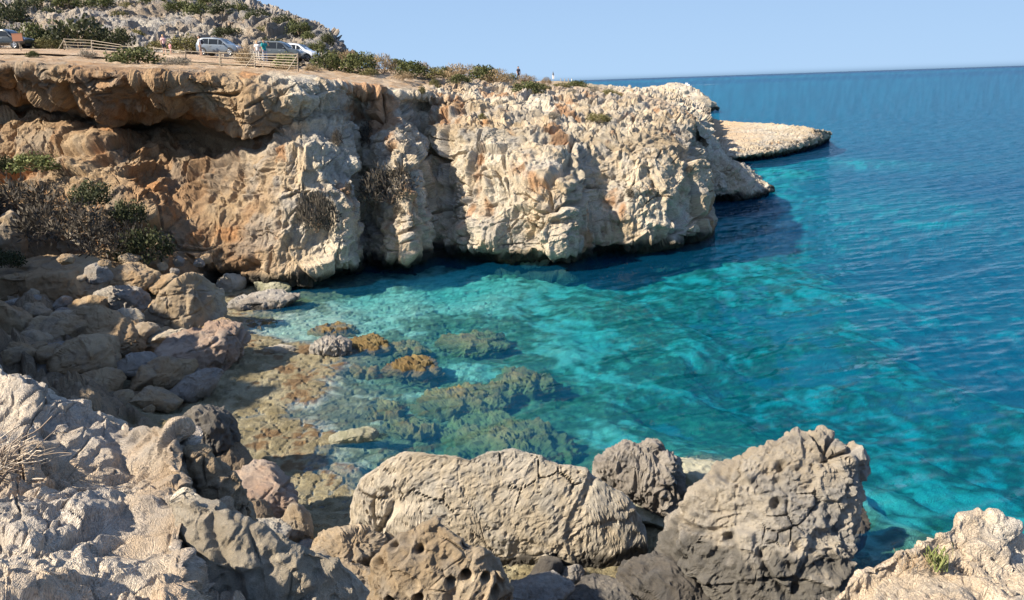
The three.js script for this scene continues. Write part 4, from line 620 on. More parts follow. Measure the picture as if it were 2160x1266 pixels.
  for (const [px, py, w, h, top, t, label] of [
    [775, 737, 105, 62, -0.12, 'rustweed', 'rusty brown weed covered rock behind the jagged grey rock'], [862, 742, 90, 45, -0.5, 'weed', 'weed covered rock right of the rusty brown rock under water'],
    [868, 785, 120, 72, -0.35, 'rustweed', 'large round brown weedy rock under water near the shelf'], [766, 784, 62, 28, -0.12, 'rustweed', 'small orange brown weedy rock between the shelf and the round rock'],
    [660, 850, 90, 30, -0.15, 'rustweed', 'brown weed covered rock in the channel of the shelf'], [700, 705, 90, 34, -0.25, 'rustweed', 'brown weed covered rock behind the jagged rock towards the cliff'],
    [545, 690, 85, 30, -0.1, 'rustweed', 'golden brown weed covered rock by the wet beach'],     [1000, 730, 150, 62, -1.3, 'weed', 'wide olive rock under water in the middle of the cove'], [1095, 820, 150, 110, -1.4, 'weed', 'wide olive drowned rock below the middle of the cove'],
    [980, 850, 190, 90, -1.0, 'weed', 'broad olive drowned rock above the huge pale boulder'], [1070, 935, 260, 90, -1.2, 'weed', 'broadest drowned rock just behind the huge pale boulder'],
    [800, 880, 120, 46, -0.5, 'weed', 'mottled drowned rock at the end of the shelf'], [870, 910, 130, 50, -0.7, 'weed', 'mottled drowned rock left of the broadest one'],
    [1130, 555, 60, 16, 0.08, 'sandy', 'low greenish stone at the water below the bright cliff rib']]) {
    const tp = lift(top, -ph(px, py, 0).z); boulder('sunken_rock', label, px, py, w * 1.1, h * 0.9, tp - 0.32, t, { group: UW, sink: 0, deep: 0.9, facets: 9, sharp: 9, rough: 1.6, res: 0.36, rel: { block: 0.8, fac: [[0.9, 0.22, 0.1, 0.1, 0.5], [0.35, 0.1, 0.06, 0.14, 0.7]], roughA: 0.28, rough: 0.35, oct: 4 } });
  }
}

// ---------------------------------------------------------------- plants
const project = p => { const q = p.clone().applyMatrix4(camera.matrixWorldInverse); return [1080 + q.x / -q.z * F, 633 - q.y / -q.z * F, -p.z]; };
camera.matrixWorldInverse.copy(camera.matrixWorld).invert();
function finder(sheet, u0, u1, v0, v1) { const l = []; for (let i = 0; i <= 240; i++) for (let j = 0; j <= 160; j++) { const p = sheet.at(u0 + (u1 - u0) * i / 240, v0 + (v1 - v0) * j / 160), q = project(p); l.push([q[0], q[1], p]); } return (px, py) => { let b = null, d = 1e9; for (const e of l) { const k = (e[0] - px) ** 2 + (e[1] - py) ** 2 + e[2].z * -0.02; if (k < d) { d = k; b = e[2]; } } return b.clone(); }; }
const onCliff = finder(cliff, 0, 17, 3, 12.9);
const leafMat = new THREE.MeshPhysicalMaterial({ vertexColors: true, roughness: 0.85, transmission: 0.25, thickness: 0, side: THREE.DoubleSide, specularIntensity: 0.3 });
const twigMat = std(0.20, 0.15, 0.11, 0.95);
const FOL = {
  green: [[0.05, 0.066, 0.022], [0.115, 0.12, 0.045]], olive: [[0.085, 0.085, 0.03], [0.19, 0.165, 0.065]], dry: [[0.20, 0.145, 0.085], [0.33, 0.25, 0.15]], grey: [[0.15, 0.135, 0.11], [0.26, 0.235, 0.19]],
  dark: [[0.035, 0.045, 0.022], [0.075, 0.08, 0.035]], lime: [[0.10, 0.125, 0.04], [0.19, 0.20, 0.08]], thicket: [[0.05, 0.044, 0.036], [0.105, 0.09, 0.072]],
};
// a bush of radius 1 and height about 0.8: lumps of small leaves over a few stems
function bushGeos(seed, kind, leaves = 1350) {
  const r = rng(seed), lumps = [], pos = [], col = [], nor = []; const blade = kind === 'dry' || kind === 'grey' || kind === 'thicket';
  for (let i = 0; i < 26; i++) { const a = r() * 6.2832, e = Math.acos(1 - r() * 0.95), R0 = 0.55 + 0.25 * r(); lumps.push([Math.cos(a) * Math.sin(e) * R0, Math.cos(e) * R0 * 0.75 + 0.02, Math.sin(a) * Math.sin(e) * R0, 0.2 + 0.2 * r(), r()]); }
  const [c0, c1] = FOL[kind], n = V(), t = V(), b = V(), p = V();
  for (let i = 0; i < leaves; i++) {
    const L = lumps[Math.floor(r() * lumps.length)], z = r() * 2 - 1, a = r() * 6.2832, q = Math.sqrt(1 - z * z), R0 = L[3] * (0.55 + 0.5 * r());
    n.set(q * Math.cos(a), z, q * Math.sin(a)); p.set(L[0] + n.x * R0, Math.max(0.0, L[1] + n.y * R0 * 0.85), L[2] + n.z * R0);
    t.set(r() - 0.5, r() * (blade ? 1.6 : 0.9) - 0.2, r() - 0.5).addScaledVector(n, blade ? 0.5 : 0.3).normalize(); b.crossVectors(t, n).normalize(); if (!(b.lengthSq() > 0.5)) continue;
    const len = (blade ? 0.15 : 0.095) * (0.6 + 0.8 * r()), w = blade ? 0.018 : 0.042, k = clamp(0.6 * r() + 0.4 * L[4], 0, 1), c = mix3(c0, c1, k);
    const A = p.clone(), B = p.clone().addScaledVector(t, len * 0.5).addScaledVector(b, w), C = p.clone().addScaledVector(t, len), D = p.clone().addScaledVector(t, len * 0.5).addScaledVector(b, -w), m = n.clone().multiplyScalar(0.7).add(V().crossVectors(b, t).multiplyScalar(0.5)).normalize();
    for (const v of [A, B, C, A, C, D]) { pos.push(v.x, v.y, v.z); col.push(...c); nor.push(m.x, m.y, m.z); }
  }
  const G = new THREE.BufferGeometry(); G.setAttribute('position', new THREE.Float32BufferAttribute(pos, 3)); G.setAttribute('color', new THREE.Float32BufferAttribute(col, 3)); G.setAttribute('normal', new THREE.Float32BufferAttribute(nor, 3));
  const st = []; for (let i = 0; i < 12; i++) { const L = lumps[i]; const c = new THREE.QuadraticBezierCurve3(V(L[0] * 0.08, -0.12, L[2] * 0.08), V(L[0] * 0.25, L[1] * 0.6, L[2] * 0.25), V(L[0], L[1], L[2])); st.push(new THREE.TubeGeometry(c, 5, 0.014, 4)); }
  return [G, mergeGeometries(st)];
}
const bushCache = {};
function bushAt(p, rx, ry, kind, label, group, seed) {
  const key = kind + seed % 3, [f, s] = bushCache[key] ??= bushGeos(100 + seed % 3 * 7 + kind.length * 31 + kind.charCodeAt(0), kind), g = new THREE.Group();
  part('foliage', f, leafMat, g); part('stem', s, twigMat, g);
  g.position.copy(p); g.rotation.y = seed * 2.4; g.scale.set(rx, ry / 0.85, rx * (0.75 + 0.1 * (seed % 4))); add(g, 'bush'); return tag(g, label, 'bush', group);
}
let bushN = 0;
// base at (px, py) in the photograph, w wide and h high there; D the distance, or found on the cliff
function bush(px, py, w, h, D, kind, label, group) {
  const p = D ? pd(px, py, D) : onCliff(px, py), m = p.distanceTo(camera.position) / F; if (!D) p.z += 0.25;
  return bushAt(p, w / 2 * m / 0.92, h * m, kind, label, group, bushN++);
}
{
  const ORD = ['leftmost', 'second', 'third', 'fourth', 'fifth', 'sixth', 'seventh', 'eighth', 'ninth', 'tenth', 'eleventh', 'twelfth', 'thirteenth', 'fourteenth', 'fifteenth'];
  const ordinal = (list, px, i) => { const n = list.filter((p, k) => p < px).length; return n ? ORD[n] + ' from the left' : 'leftmost'; };
  const SK = 'scrub along the plateau skyline';
  for (const [px, py, w, h, D, k, l] of [
    [690, 147, 76, 40, 66, 'green', 'bright green bush right of the white car'], [757, 152, 88, 42, 66, 'green', 'wide green bush on the skyline, second from the white car'], [735, 128, 50, 20, 72, 'dry', 'dry brown bush at the highest point of the skyline scrub'],
    [810, 152, 56, 36, 68, 'dry', 'dry brown bush left of the dark green skyline bush'], [868, 160, 80, 32, 68, 'green', 'dark green bush in the middle of the plateau skyline'], [917, 164, 52, 22, 68, 'olive', 'olive bush just right of the dark green skyline bush'],
    [962, 166, 74, 30, 72, 'dry', 'pale dry bush on the plateau skyline'], [1020, 169, 74, 32, 74, 'green', 'green bush on the right part of the plateau skyline'], [970, 174, 54, 18, 67, 'green', 'low green bush in front of the pale dry bush'],
    [1048, 175, 62, 28, 73, 'dry', 'tan dry bush at the right end of the scrub'], [1113, 196, 78, 26, 66, 'green', 'wide low green bush at the top of the pale cliff'], [1110, 174, 42, 16, 80, 'dry', 'brown bush below the person on the skyline'], [1152, 177, 22, 14, 84, 'dry', 'small brown bush left of the white sign'],
    [1216, 187, 54, 18, 88, 'green', 'round green bush near the right end of the plateau'], [1254, 200, 28, 18, 74, 'grey', 'small grey bush on the slope below the sea horizon'], [1284, 202, 36, 16, 74, 'olive', 'small olive bush right of the small grey bush'],
    [891, 198, 17, 18, 0, 'olive', 'small ball shaped bush, lower of the pair on the cliff edge'], [917, 189, 27, 22, 0, 'olive', 'ball shaped bush, upper of the pair on the cliff edge'], [1262, 257, 54, 20, 0, 'olive', 'green tuft on the pale karst top'], [1170, 248, 28, 12, 0, 'grey', 'dark tuft on the pale karst top'], [1015, 250, 22, 12, 0, 'olive', 'tiny tuft on the pale cliff left of the ribs'],
    [600, 152, 56, 12, 62, 'dry', 'low dry bush at the foot of the right fence'], [660, 150, 36, 14, 63, 'dry', 'low dry bush beside the last fence post'], [1090, 190, 40, 16, 70, 'dry', 'dry bush left of the wide low green bush']]) bush(px, py, w, h, D, k, l, SK);
  for (const [i, [px, py, w, h, D, k]] of [[715, 132, 60, 26, 74, 'olive'], [780, 130, 50, 18, 76, 'olive'], [840, 146, 50, 22, 74, 'green'], [890, 150, 46, 18, 76, 'dry'], [940, 158, 46, 18, 76, 'green'], [1000, 160, 60, 22, 80, 'dry'], [1070, 170, 40, 16, 80, 'olive'], [850, 166, 44, 14, 64, 'dry'], [781, 158, 50, 14, 64, 'olive'], [1180, 186, 50, 12, 80, 'olive'], [1240, 196, 46, 14, 80, 'green'], [1140, 188, 40, 12, 72, 'olive'], [1205, 200, 40, 12, 70, 'grey'], [1300, 206, 34, 12, 76, 'olive']].entries()) bush(px, py, w, h, D, k, (['dry', 'grey'].includes(k) ? 'low dry bush between the larger skyline bushes, ' : 'low green bush between the larger skyline bushes, ') + ordinal((['dry', 'grey'].includes(k) ? [890, 1000, 850, 1205] : [715, 780, 840, 940, 1070, 781, 1180, 1240, 1140, 1300]), px, i), SK);
  const RD = 'bushes along the road';
  for (const [px, py, w, h, D, k, l] of [
    [290, 134, 104, 32, 61.5, 'green', 'large green bush on the cliff edge in front of the fence'], [374, 140, 58, 18, 60.5, 'grey', 'grey dry bush right of the large green roadside bush'], [185, 121, 48, 12, 66, 'grey', 'low grey dry bush on the cliff edge'], [70, 121, 24, 12, 64, 'green', 'small green bush at the left cliff edge'],
    [165, 101, 112, 58, 79.5, 'dark', 'biggest dark green bush behind the left fence'], [246, 97, 62, 36, 79.8, 'dark', 'dark green bush right of the biggest one behind the road'], [75, 101, 84, 46, 80, 'green', 'green bush behind the brown sign board'], [108, 104, 52, 22, 77.5, 'olive', 'low grey green bush left of the fence brace'],
    [398, 106, 80, 30, 79, 'olive', 'olive bush behind the two small people'], [330, 104, 40, 16, 79, 'olive', 'low olive bush left of the standing woman'], [518, 136, 58, 36, 66, 'dry', 'dry tan bush hiding the front of the silver car'], [606, 139, 60, 26, 64, 'lime', 'light green bush behind the right fence'], [465, 108, 60, 14, 82, 'olive', 'dark bush behind the roof of the silver car']]) bush(px, py, w, h, D, k, l, RD);
  const HB = 'bushes on the rocky hill', hillBush = [];
  for (const [i, [px, py, w, h, k]] of [[30, 55, 64, 42, 'dark'], [58, 24, 60, 24, 'dark'], [148, 14, 74, 20, 'green'], [215, 14, 62, 20, 'green'], [112, 44, 44, 26, 'dark'], [268, 20, 32, 14, 'olive'], [385, 26, 74, 24, 'green'], [424, 38, 66, 28, 'green'], [472, 38, 58, 32, 'dark'], [508, 30, 52, 24, 'green'], [545, 46, 62, 26, 'dark'], [600, 60, 52, 30, 'dark'], [630, 70, 54, 26, 'green'], [652, 88, 34, 22, 'green'], [692, 98, 36, 30, 'dark'], [645, 108, 30, 20, 'olive'], [560, 70, 40, 16, 'olive'], [320, 8, 60, 18, 'green'], [90, 8, 60, 20, 'green'], [345, 60, 40, 18, 'olive'], [480, 80, 60, 24, 'dark'], [575, 105, 60, 24, 'dark'], [20, 95, 50, 40, 'dark'], [290, 92, 50, 26, 'olive'], [670, 108, 40, 20, 'green'], [250, 40, 40, 16, 'olive'], [440, 8, 50, 18, 'green']].entries())
    { hillBush.push([px, k, bush(px, py, w, h, 84 + (115 - py) * 0.19 - Math.max(0, px - 420) * 0.012, k, '', HB)]); }
  for (const k of ['dark', 'green', 'olive']) { const l = hillBush.filter(b => b[1] === k).sort((a, b) => a[0] - b[0]); l.forEach((b, i) => { b[2].userData.label = { dark: 'dark scrub bush', green: 'green scrub bush', olive: 'olive scrub bush' }[k] + ' among the hill rocks, ' + (i ? ORD[i] + ' from the left' : 'leftmost') + ' of the ' + k + ' ones'; }); }
  const CB = 'scrub in the shade of the cliff';
  for (const [px, py, w, h, D, k, l] of [
    [825, 420, 130, 76, 0, 'thicket', 'big dark twiggy bush in the hollow between the two cliff pillars'], [665, 478, 84, 86, 0, 'thicket', 'hanging dark bush on the cracked cliff pillar'], [780, 305, 44, 46, 0, 'thicket', 'small dark bush above the big twiggy one'], [716, 305, 26, 34, 0, 'thicket', 'small dark bush right of the cracked pillar top'], [735, 400, 16, 22, 0, 'thicket', 'tiny dark tuft on the pillar edge'], [842, 452, 20, 22, 0, 'thicket', 'tiny dark tuft below the big twiggy bush'],
    [1330, 415, 22, 22, 0, 'thicket', 'dark tuft on the shaded right cliff face'], [1454, 360, 14, 16, 0, 'thicket', 'dark tuft near the cliff nose'],
    [40, 455, 180, 66, 46.5, 'thicket', 'big grey leafless thicket at the left edge'], [140, 495, 180, 70, 44, 'thicket', 'big grey leafless thicket above the beach'], [235, 525, 130, 60, 43, 'thicket', 'grey thicket towards the sunlit cliff face'], [310, 545, 110, 70, 43.5, 'dark', 'dark green bush at the foot of the sunlit cliff face'], [200, 428, 90, 44, 46, 'dark', 'dark green bush below the sunlit cliff face'], [75, 358, 80, 32, 50, 'lime', 'light green plant on the left cliff ledge'], [10, 365, 60, 34, 50, 'dark', 'dark green bush at the left edge on the ledge'], [20, 560, 60, 30, 40, 'dark', 'small dark bush behind the largest block'], [275, 470, 70, 50, 45, 'dark', 'small dark green bush right of the grey thickets']]) bush(px, py, w, h, D, k, l, CB);
}
// dry thorny branches on the left foreground rock: every branch a twig of its own
{
  const r = rng(77), g = new THREE.Group(), base = pd(20, 1010, 5.05), mats = [std(0.36, 0.29, 0.22, 0.9), std(0.22, 0.17, 0.13, 0.9), std(0.46, 0.39, 0.31, 0.9)];
  for (let i = 0; i < 120; i++) {
    const a = (r() - 0.5) * 2.6, up = r() * 0.9, len = 0.12 + 0.34 * r() * r() + 0.1, s = V(-0.2 + (r() - 0.5) * 0.5, (r() - 0.3) * 0.08, (r() - 0.5) * 0.35), d = V(Math.cos(a) * (r() < 0.8 ? 1 : -1), up, Math.sin(a) * 0.6).normalize(), pts = [s];
    for (let k = 1; k < 5; k++) pts.push(pts[k - 1].clone().addScaledVector(d, len / 4).add(V((r() - 0.5) * 0.07, (r() - 0.55) * 0.06, (r() - 0.5) * 0.07)));
    const m = part('twig', new THREE.TubeGeometry(new THREE.CatmullRomCurve3(pts), 8, 0.0022 + 0.003 * r(), 4), mats[i % 3], g);
    if (i % 2) part('thorn', new THREE.TubeGeometry(new THREE.CatmullRomCurve3([pts[2], pts[2].clone().add(V((r() - 0.5) * 0.12, r() * 0.1, (r() - 0.5) * 0.1))]), 3, 0.0016, 3), mats[i % 3], m);
  }
  g.position.copy(base).add(V(0, 0.08, 0)); add(g, 'dry_shrub'); tag(g, 'leafless thorny shrub on the left foreground rock', 'shrub');
}
{
  const r = rng(78), g = new THREE.Group(), mats = [std(0.30, 0.20, 0.12, 0.9), std(0.36, 0.27, 0.17, 0.9)], green = [std(0.14, 0.17, 0.05, 0.8), std(0.20, 0.21, 0.08, 0.8)];
  for (let i = 0; i < 110; i++) {
    const leafy = i < 50, c = V((leafy ? 0.04 : -0.12) + (r() - 0.5) * (leafy ? 0.12 : 0.3), 0, (r() - 0.5) * 0.15), t = c.clone().add(V((r() - 0.5) * 0.14, leafy ? 0.09 + 0.08 * r() : 0.04 + 0.09 * r(), (r() - 0.5) * 0.12)), q = c.clone().lerp(t, 0.5).add(V((r() - 0.5) * 0.04, 0.02, 0));
    part(leafy ? 'leaf_shoot' : 'twig', new THREE.TubeGeometry(new THREE.QuadraticBezierCurve3(c, q, t), 5, leafy ? 0.004 + 0.003 * r() : 0.0018, 4), (leafy ? green : mats)[i % 2], g);
  }
  for (const [dx, h] of [[0.16, 0.25], [0.10, 0.2]]) part('stalk', new THREE.TubeGeometry(new THREE.QuadraticBezierCurve3(V(dx, 0, 0), V(dx + 0.02, h * 0.6, 0), V(dx - 0.03, h, 0.02)), 6, 0.002, 4), green[1], g);
  g.position.copy(pd(1965, 1200, 5.62)).add(V(0, 0.02, 0)); add(g, 'small_plant'); tag(g, 'small green plant with dry twigs on the cream ledge', 'plant');
}

// ---------------------------------------------------------------- fence
{
  const wood = [std(0.33, 0.28, 0.21, 0.9), std(0.40, 0.34, 0.27, 0.9)], postM = [std(0.24, 0.19, 0.14, 0.9), std(0.34, 0.29, 0.22, 0.9)];
  const bar = (a, b, r, seg = 6) => { const d = b.clone().sub(a), g = new THREE.CylinderGeometry(r, r * 1.06, d.length(), seg); g.applyQuaternion(new THREE.Quaternion().setFromUnitVectors(V(0, 1, 0), d.clone().normalize())); g.translate(...a.clone().add(b).multiplyScalar(0.5).toArray()); return g; };
  const fence = (label, posts, rails, brace, group) => {
    const g = new THREE.Group(), o = posts[0][0].clone(); g.position.copy(o);
    posts.forEach(([b, t], i) => { const a = b.clone().sub(o); a.y -= 0.2; part('post', bar(a, t.clone().sub(o), 0.055, 7), postM[i % 2], g); });
    for (let i = 0; i < posts.length - 1; i++) for (const f of rails[i]) { const A = posts[i][0].clone().lerp(posts[i][1], f).sub(o), B = posts[i + 1][0].clone().lerp(posts[i + 1][1], f).sub(o); A.z += 0.07; B.z += 0.07; part('rail', bar(A, B, 0.021), wood[i % 2], g); }
    for (const [i, dx] of brace) { const t = posts[i][0].clone().lerp(posts[i][1], 0.9).sub(o), b = posts[i][0].clone().sub(o).add(V(dx, -0.1, 0.25)); part('brace', bar(b, t, 0.035), postM[1], g); }
    add(g, 'fence'); tag(g, label, 'fence', group);
  };
  const post = (px, yb, yt, D) => { const b = pd(px, yb, D), t = pd(px, yt, D); return [b, t]; };
  const FG = 'fences along the road';
  fence('pale four railed wooden fence at the left of the road', [post(135, 107, 81, 74.5), post(193, 109, 84, 73.5), post(256, 112, 94, 72)], [[0.95, 0.72, 0.48, 0.22], [0.95, 0.7, 0.42, 0.15]], [[0, -0.55], [0, 0.5]], FG);
  fence('thin single and double railed fence in front of the silver car', [post(258, 112, 96, 71.8), post(324, 118, 98, 68.5), post(391, 136, 104, 63.5), post(463, 139, 108.5, 62.3)], [[0.9, 0.3], [0.85, 0.3], [0.88, 0.12]], [], FG);
  fence('weathered five railed fence with slanted braces at the cliff edge', [post(465, 139, 109, 62.3), post(537, 141, 112, 61), post(628, 150, 112, 59)], [[0.93, 0.62, 0.35, 0.12], [0.93, 0.76, 0.6, 0.44, 0.28]], [[1, -0.7], [1, 0.75], [2, -0.8]], FG);
  const lp = new THREE.Group(), lb = pd(229, 126, 64.5); lp.position.copy(lb); part('post', bar(V(0.05, -0.2, 0), V(-0.14, 0.66, 0), 0.05, 7), postM[0], lp); part('cap', bar(V(-0.14, 0.66, 0), V(-0.15, 0.70, 0), 0.06, 7), postM[1], lp); add(lp, 'leaning_post'); tag(lp, 'short leaning post on the cliff edge left of the green bush', 'post');
  // sign boards
  const sg = new THREE.Group(), sp = pd(44, 104.5, 72); sg.position.copy(sp); part('post', bar(V(0, -0.2, 0), V(-0.09, 1.35, 0), 0.045, 8), postM[0], sg);
  const bd = part('board', new THREE.BoxGeometry(0.92, 0.62, 0.05), std(0.26, 0.11, 0.06, 0.8), sg); bd.position.set(-0.07, 1.02, 0.08); const ed = part('board_frame', new THREE.BoxGeometry(0.98, 0.05, 0.07), std(0.20, 0.09, 0.05, 0.8), sg); ed.position.set(-0.07, 1.35, 0.08); add(sg, 'sign_board'); tag(sg, 'brown sign board on a thin post before the dark pickup', 'sign');
  const rb = new THREE.Group(); rb.position.copy(pd(71, 102, 77)); for (const [i, c] of [[0, [0.55, 0.1, 0.05]], [1, [0.7, 0.62, 0.5]], [2, [0.55, 0.1, 0.05]], [3, [0.7, 0.62, 0.5]], [4, [0.55, 0.1, 0.05]]]) { const b = part('stripe', new THREE.BoxGeometry(0.11, 0.2, 0.04), std(...c, 0.7), rb); b.position.set(-0.22 + 0.11 * i, 0.52, 0); } part('leg', bar(V(-0.2, -0.1, 0), V(-0.2, 0.43, 0), 0.02), postM[0], rb); part('leg', bar(V(0.2, -0.1, 0), V(0.2, 0.43, 0), 0.02), postM[0], rb); add(rb, 'barrier_board'); tag(rb, 'small red and white striped board in front of the pickup', 'barrier');
  const ws = new THREE.Group(); ws.position.copy(pd(1167, 174, 92)); part('post', bar(V(0, -0.3, 0), V(0, 0.9, 0), 0.035), std(0.3, 0.3, 0.3, 0.6), ws); const wp = part('panel', new THREE.BoxGeometry(0.22, 0.42, 0.04), std(0.75, 0.75, 0.75, 0.6), ws); wp.position.y = 0.62; const tp = part('dark_top', new THREE.ConeGeometry(0.12, 0.42, 4), std(0.1, 0.09, 0.09, 0.7), ws); tp.position.y = 1.06; add(ws, 'skyline_sign'); tag(ws, 'thin post with a white panel and dark pointed top on the skyline', 'sign');
  for (const [i, px] of [1183, 1191, 1199, 1206].entries()) { const g = new THREE.Group(); g.position.copy(pd(px, 172.5, 100)); part('shaft', bar(V(0, -0.3, 0), V(0, 0.36, 0), 0.05), i > 2 ? std(0.7, 0.7, 0.68, 0.8) : postM[1], g); part('cap', bar(V(0, 0.36, 0), V(0, 0.4, 0), 0.06), postM[0], g); add(g, 'marker_post'); tag(g, ['short dark post nearest the white panel on the skyline', 'second short dark post right of the white panel', 'third short dark post right of the white panel', 'short white post at the right end of the skyline posts'][i], 'post', 'posts on the skyline'); }
}

// ---------------------------------------------------------------- cars
const paint = (r, g, b) => new THREE.MeshPhysicalMaterial({ color: new THREE.Color().setRGB(r, g, b), roughness: 0.35, metalness: 0.25, clearcoat: 1, clearcoatRoughness: 0.08 });
const carGlass = std(0.012, 0.015, 0.018, 0.08), tyreM = std(0.018, 0.018, 0.018, 0.9), rimM = std(0.55, 0.56, 0.58, 0.3, { metalness: 0.7 }), blackM = std(0.02, 0.02, 0.022, 0.7), lampW = std(0.75, 0.77, 0.8, 0.15), lampR = std(0.45, 0.03, 0.02, 0.25), plateM = std(0.75, 0.75, 0.7, 0.6);
// shape: stations [x, bottom, top, half width], front at +x; windows: outlines on the side in x, y
function car(name, label, px, py, D, yaw, roll, body, shape, belt, windows, wheels, wr, opt = {}) {
  const g = new THREE.Group(), cross = (x, yb, yt, w) => { const cab = Math.max(0, yt - belt), wt = w - 0.26 * cab, ym = Math.min(belt, yt - 0.05); const h = [[0, yb], [w * 0.82, yb], [w * 0.96, yb + 0.08], [w, yb + 0.22], [w * 1.0, lerp(yb + 0.22, ym, 0.6)], [w * 0.97, ym], [lerp(w * 0.95, wt, 0.55), lerp(ym, yt, 0.55)], [wt * 0.95, yt - 0.04], [wt * 0.84, yt], [0, yt + 0.015]]; return [...h.map(([z, y]) => V(x, y, z)), ...h.slice(1, -1).reverse().map(([z, y]) => V(x, y, -z))]; };
  const st = []; for (let i = 0; i < shape.length - 1; i++) for (let k = 0; k < 4; k++) { const t = k / 4, a = shape[i], b = shape[i + 1]; st.push(a.map((v, q) => lerp(v, b[q], t))); } st.push(shape[shape.length - 1]);
  const rings = st.map(s => cross(...s)), n = rings[0].length, pos = [], idx = []; for (const r of rings) for (const v of r) pos.push(v.x, v.y, v.z);
  for (let i = 0; i < rings.length - 1; i++) for (let k = 0; k < n; k++) { const a = i * n + k, b = i * n + (k + 1) % n; idx.push(a, b, b + n, a, b + n, a + n); }
  for (const [i, s] of [[0, 1], [rings.length - 1, -1]]) for (let k = 1; k < n - 1; k++) idx.push(...(s > 0 ? [i * n, i * n + k + 1, i * n + k] : [i * n, i * n + k, i * n + k + 1]));
  const G = new THREE.BufferGeometry(); G.setAttribute('position', new THREE.Float32BufferAttribute(pos, 3)); G.setIndex(idx); G.computeVertexNormals(); part('body', G, body, g);
  const half = (x, y) => { let i = 0; while (i < shape.length - 2 && shape[i + 1][0] < x) i++; const a = shape[i], b = shape[i + 1], t = clamp((x - a[0]) / (b[0] - a[0]), 0, 1), w = lerp(a[3], b[3], t), yt = lerp(a[2], b[2], t); const wt = w - 0.26 * Math.max(0, yt - belt); return y <= belt ? w : lerp(w * 0.97, wt * 0.96, clamp((y - belt) / Math.max(0.1, yt - belt), 0, 1)); };
  for (const s of [1, -1]) for (const wd of windows) { const p = []; const ix = []; for (const [x, y] of wd) { p.push(x, y, s * (half(x, y) + 0.012)); } for (const [x, y] of wd) p.push(x, y, s * (half(x, y) - 0.03)); const q = wd.length; for (let k = 1; k < q - 1; k++) ix.push(0, k, k + 1, q, q + k + 1, q + k); for (let k = 0; k < q; k++) ix.push(k, (k + 1) % q, q + (k + 1) % q, k, q + (k + 1) % q, q + k); const W = new THREE.BufferGeometry(); W.setAttribute('position', new THREE.Float32BufferAttribute(p, 3)); W.setIndex(ix); const W2 = W.toNonIndexed(); W2.computeVertexNormals(); part('side_window', W2, carGlass, g); }
  const quad = (nm, c, mat) => { const W = new THREE.BufferGeometry(); W.setAttribute('position', new THREE.Float32BufferAttribute(c.flat(), 3)); W.setIndex([0, 1, 2, 0, 2, 3]); W.computeVertexNormals(); part(nm, W, mat, g); };
  if (opt.shield) { const [x0, y0, x1, y1] = opt.shield; quad('windshield', [[x0 + 0.02, y0 + 0.025, -half(x0, belt) * 0.82], [x0 + 0.02, y0 + 0.025, half(x0, belt) * 0.82], [x1 + 0.02, y1 + 0.02, half(x1, y1) * 0.78], [x1 + 0.02, y1 + 0.02, -half(x1, y1) * 0.78]], carGlass); }
  if (opt.rear) { const [x0, y0, x1, y1] = opt.rear; quad('rear_window', [[x0 - 0.03, y0, half(x0, belt) * 0.8], [x0 - 0.03, y0, -half(x0, belt) * 0.8], [x1 - 0.03, y1, -half(x1, y1) * 0.76], [x1 - 0.03, y1, half(x1, y1) * 0.76]], carGlass); }
  for (const wx of wheels) for (const s of [1, -1]) {
    const z = s * (half(wx, 0.5) - 0.09), arch = part('wheel_arch', new THREE.CylinderGeometry(wr * 1.2, wr * 1.2, 0.2, 22).rotateX(Math.PI / 2), blackM, g); arch.position.set(wx, wr + 0.03, s * (half(wx, 0.5) - 0.092));
    const w = new THREE.Group(); w.name = 'wheel'; w.position.set(wx, wr, z + s * 0.02); g.add(w);
    part('tyre', new THREE.TorusGeometry(wr * 0.8, wr * 0.22, 8, 22).scale(1, 1, 1.5), tyreM, w);
    const sp = [new THREE.TorusGeometry(wr * 0.64, wr * 0.06, 6, 20)]; for (let k = 0; k < 5; k++) sp.push(new THREE.BoxGeometry(wr * 0.16, wr * 0.62, 0.03).translate(0, wr * 0.33, 0).rotateZ(k * 1.2566)); sp.push(new THREE.CylinderGeometry(wr * 0.16, wr * 0.16, 0.05, 10).rotateX(Math.PI / 2)); const rim = part('rim', mergeGeometries(sp.map(q => q.index ? q.toNonIndexed() : q)), rimM, w); rim.position.z = s * 0.07;
  }
  const L = shape.length - 1, xf = shape[L][0], xr = shape[0][0];
  for (const s of [1, -1]) {
    const h = part('headlight', new THREE.SphereGeometry(0.14, 10, 8).scale(1.3, 0.7, 0.9), lampW, g); h.position.set(xf - (opt.hl ?? 0.2), opt.hy ?? 0.72, s * (shape[L][3] * 0.86));
    const t = part('taillight', new THREE.SphereGeometry(0.15, 10, 8).scale(0.55, 1.15, 0.7), lampR, g); t.position.set(xr + 0.1, opt.ty ?? 0.95, s * (shape[0][3] * 0.86));
    const m = part('mirror', new THREE.SphereGeometry(0.1, 10, 8).scale(0.7, 0.75, 1.2), body, g); m.position.set(opt.mx ?? 0.75, belt + 0.08, s * (half(opt.mx ?? 0.75, belt) + 0.1));
    for (const hx of opt.handles ?? [-0.55, 0.35]) { const d = part('door_handle', new THREE.BoxGeometry(0.18, 0.03, 0.04), rimM, g); d.position.set(hx, belt - 0.12, s * (half(hx, 0.8) + 0.005)); }
  }
  const bp = part('bumper', new THREE.BoxGeometry(0.1, 0.16, shape[L][3] * 1.7), blackM, g); bp.position.set(xf - 0.02, 0.34, 0);
  const np = part('number_plate', new THREE.BoxGeometry(0.03, 0.12, 0.5), plateM, g); np.position.set(xr - 0.03, 0.62, 0);
  g.position.copy(pd(px, py, D)); g.rotation.set(0, yaw, roll); g.rotation.order = 'YXZ'; add(g, name); return tag(g, label, 'car', 'cars parked along the road');
}
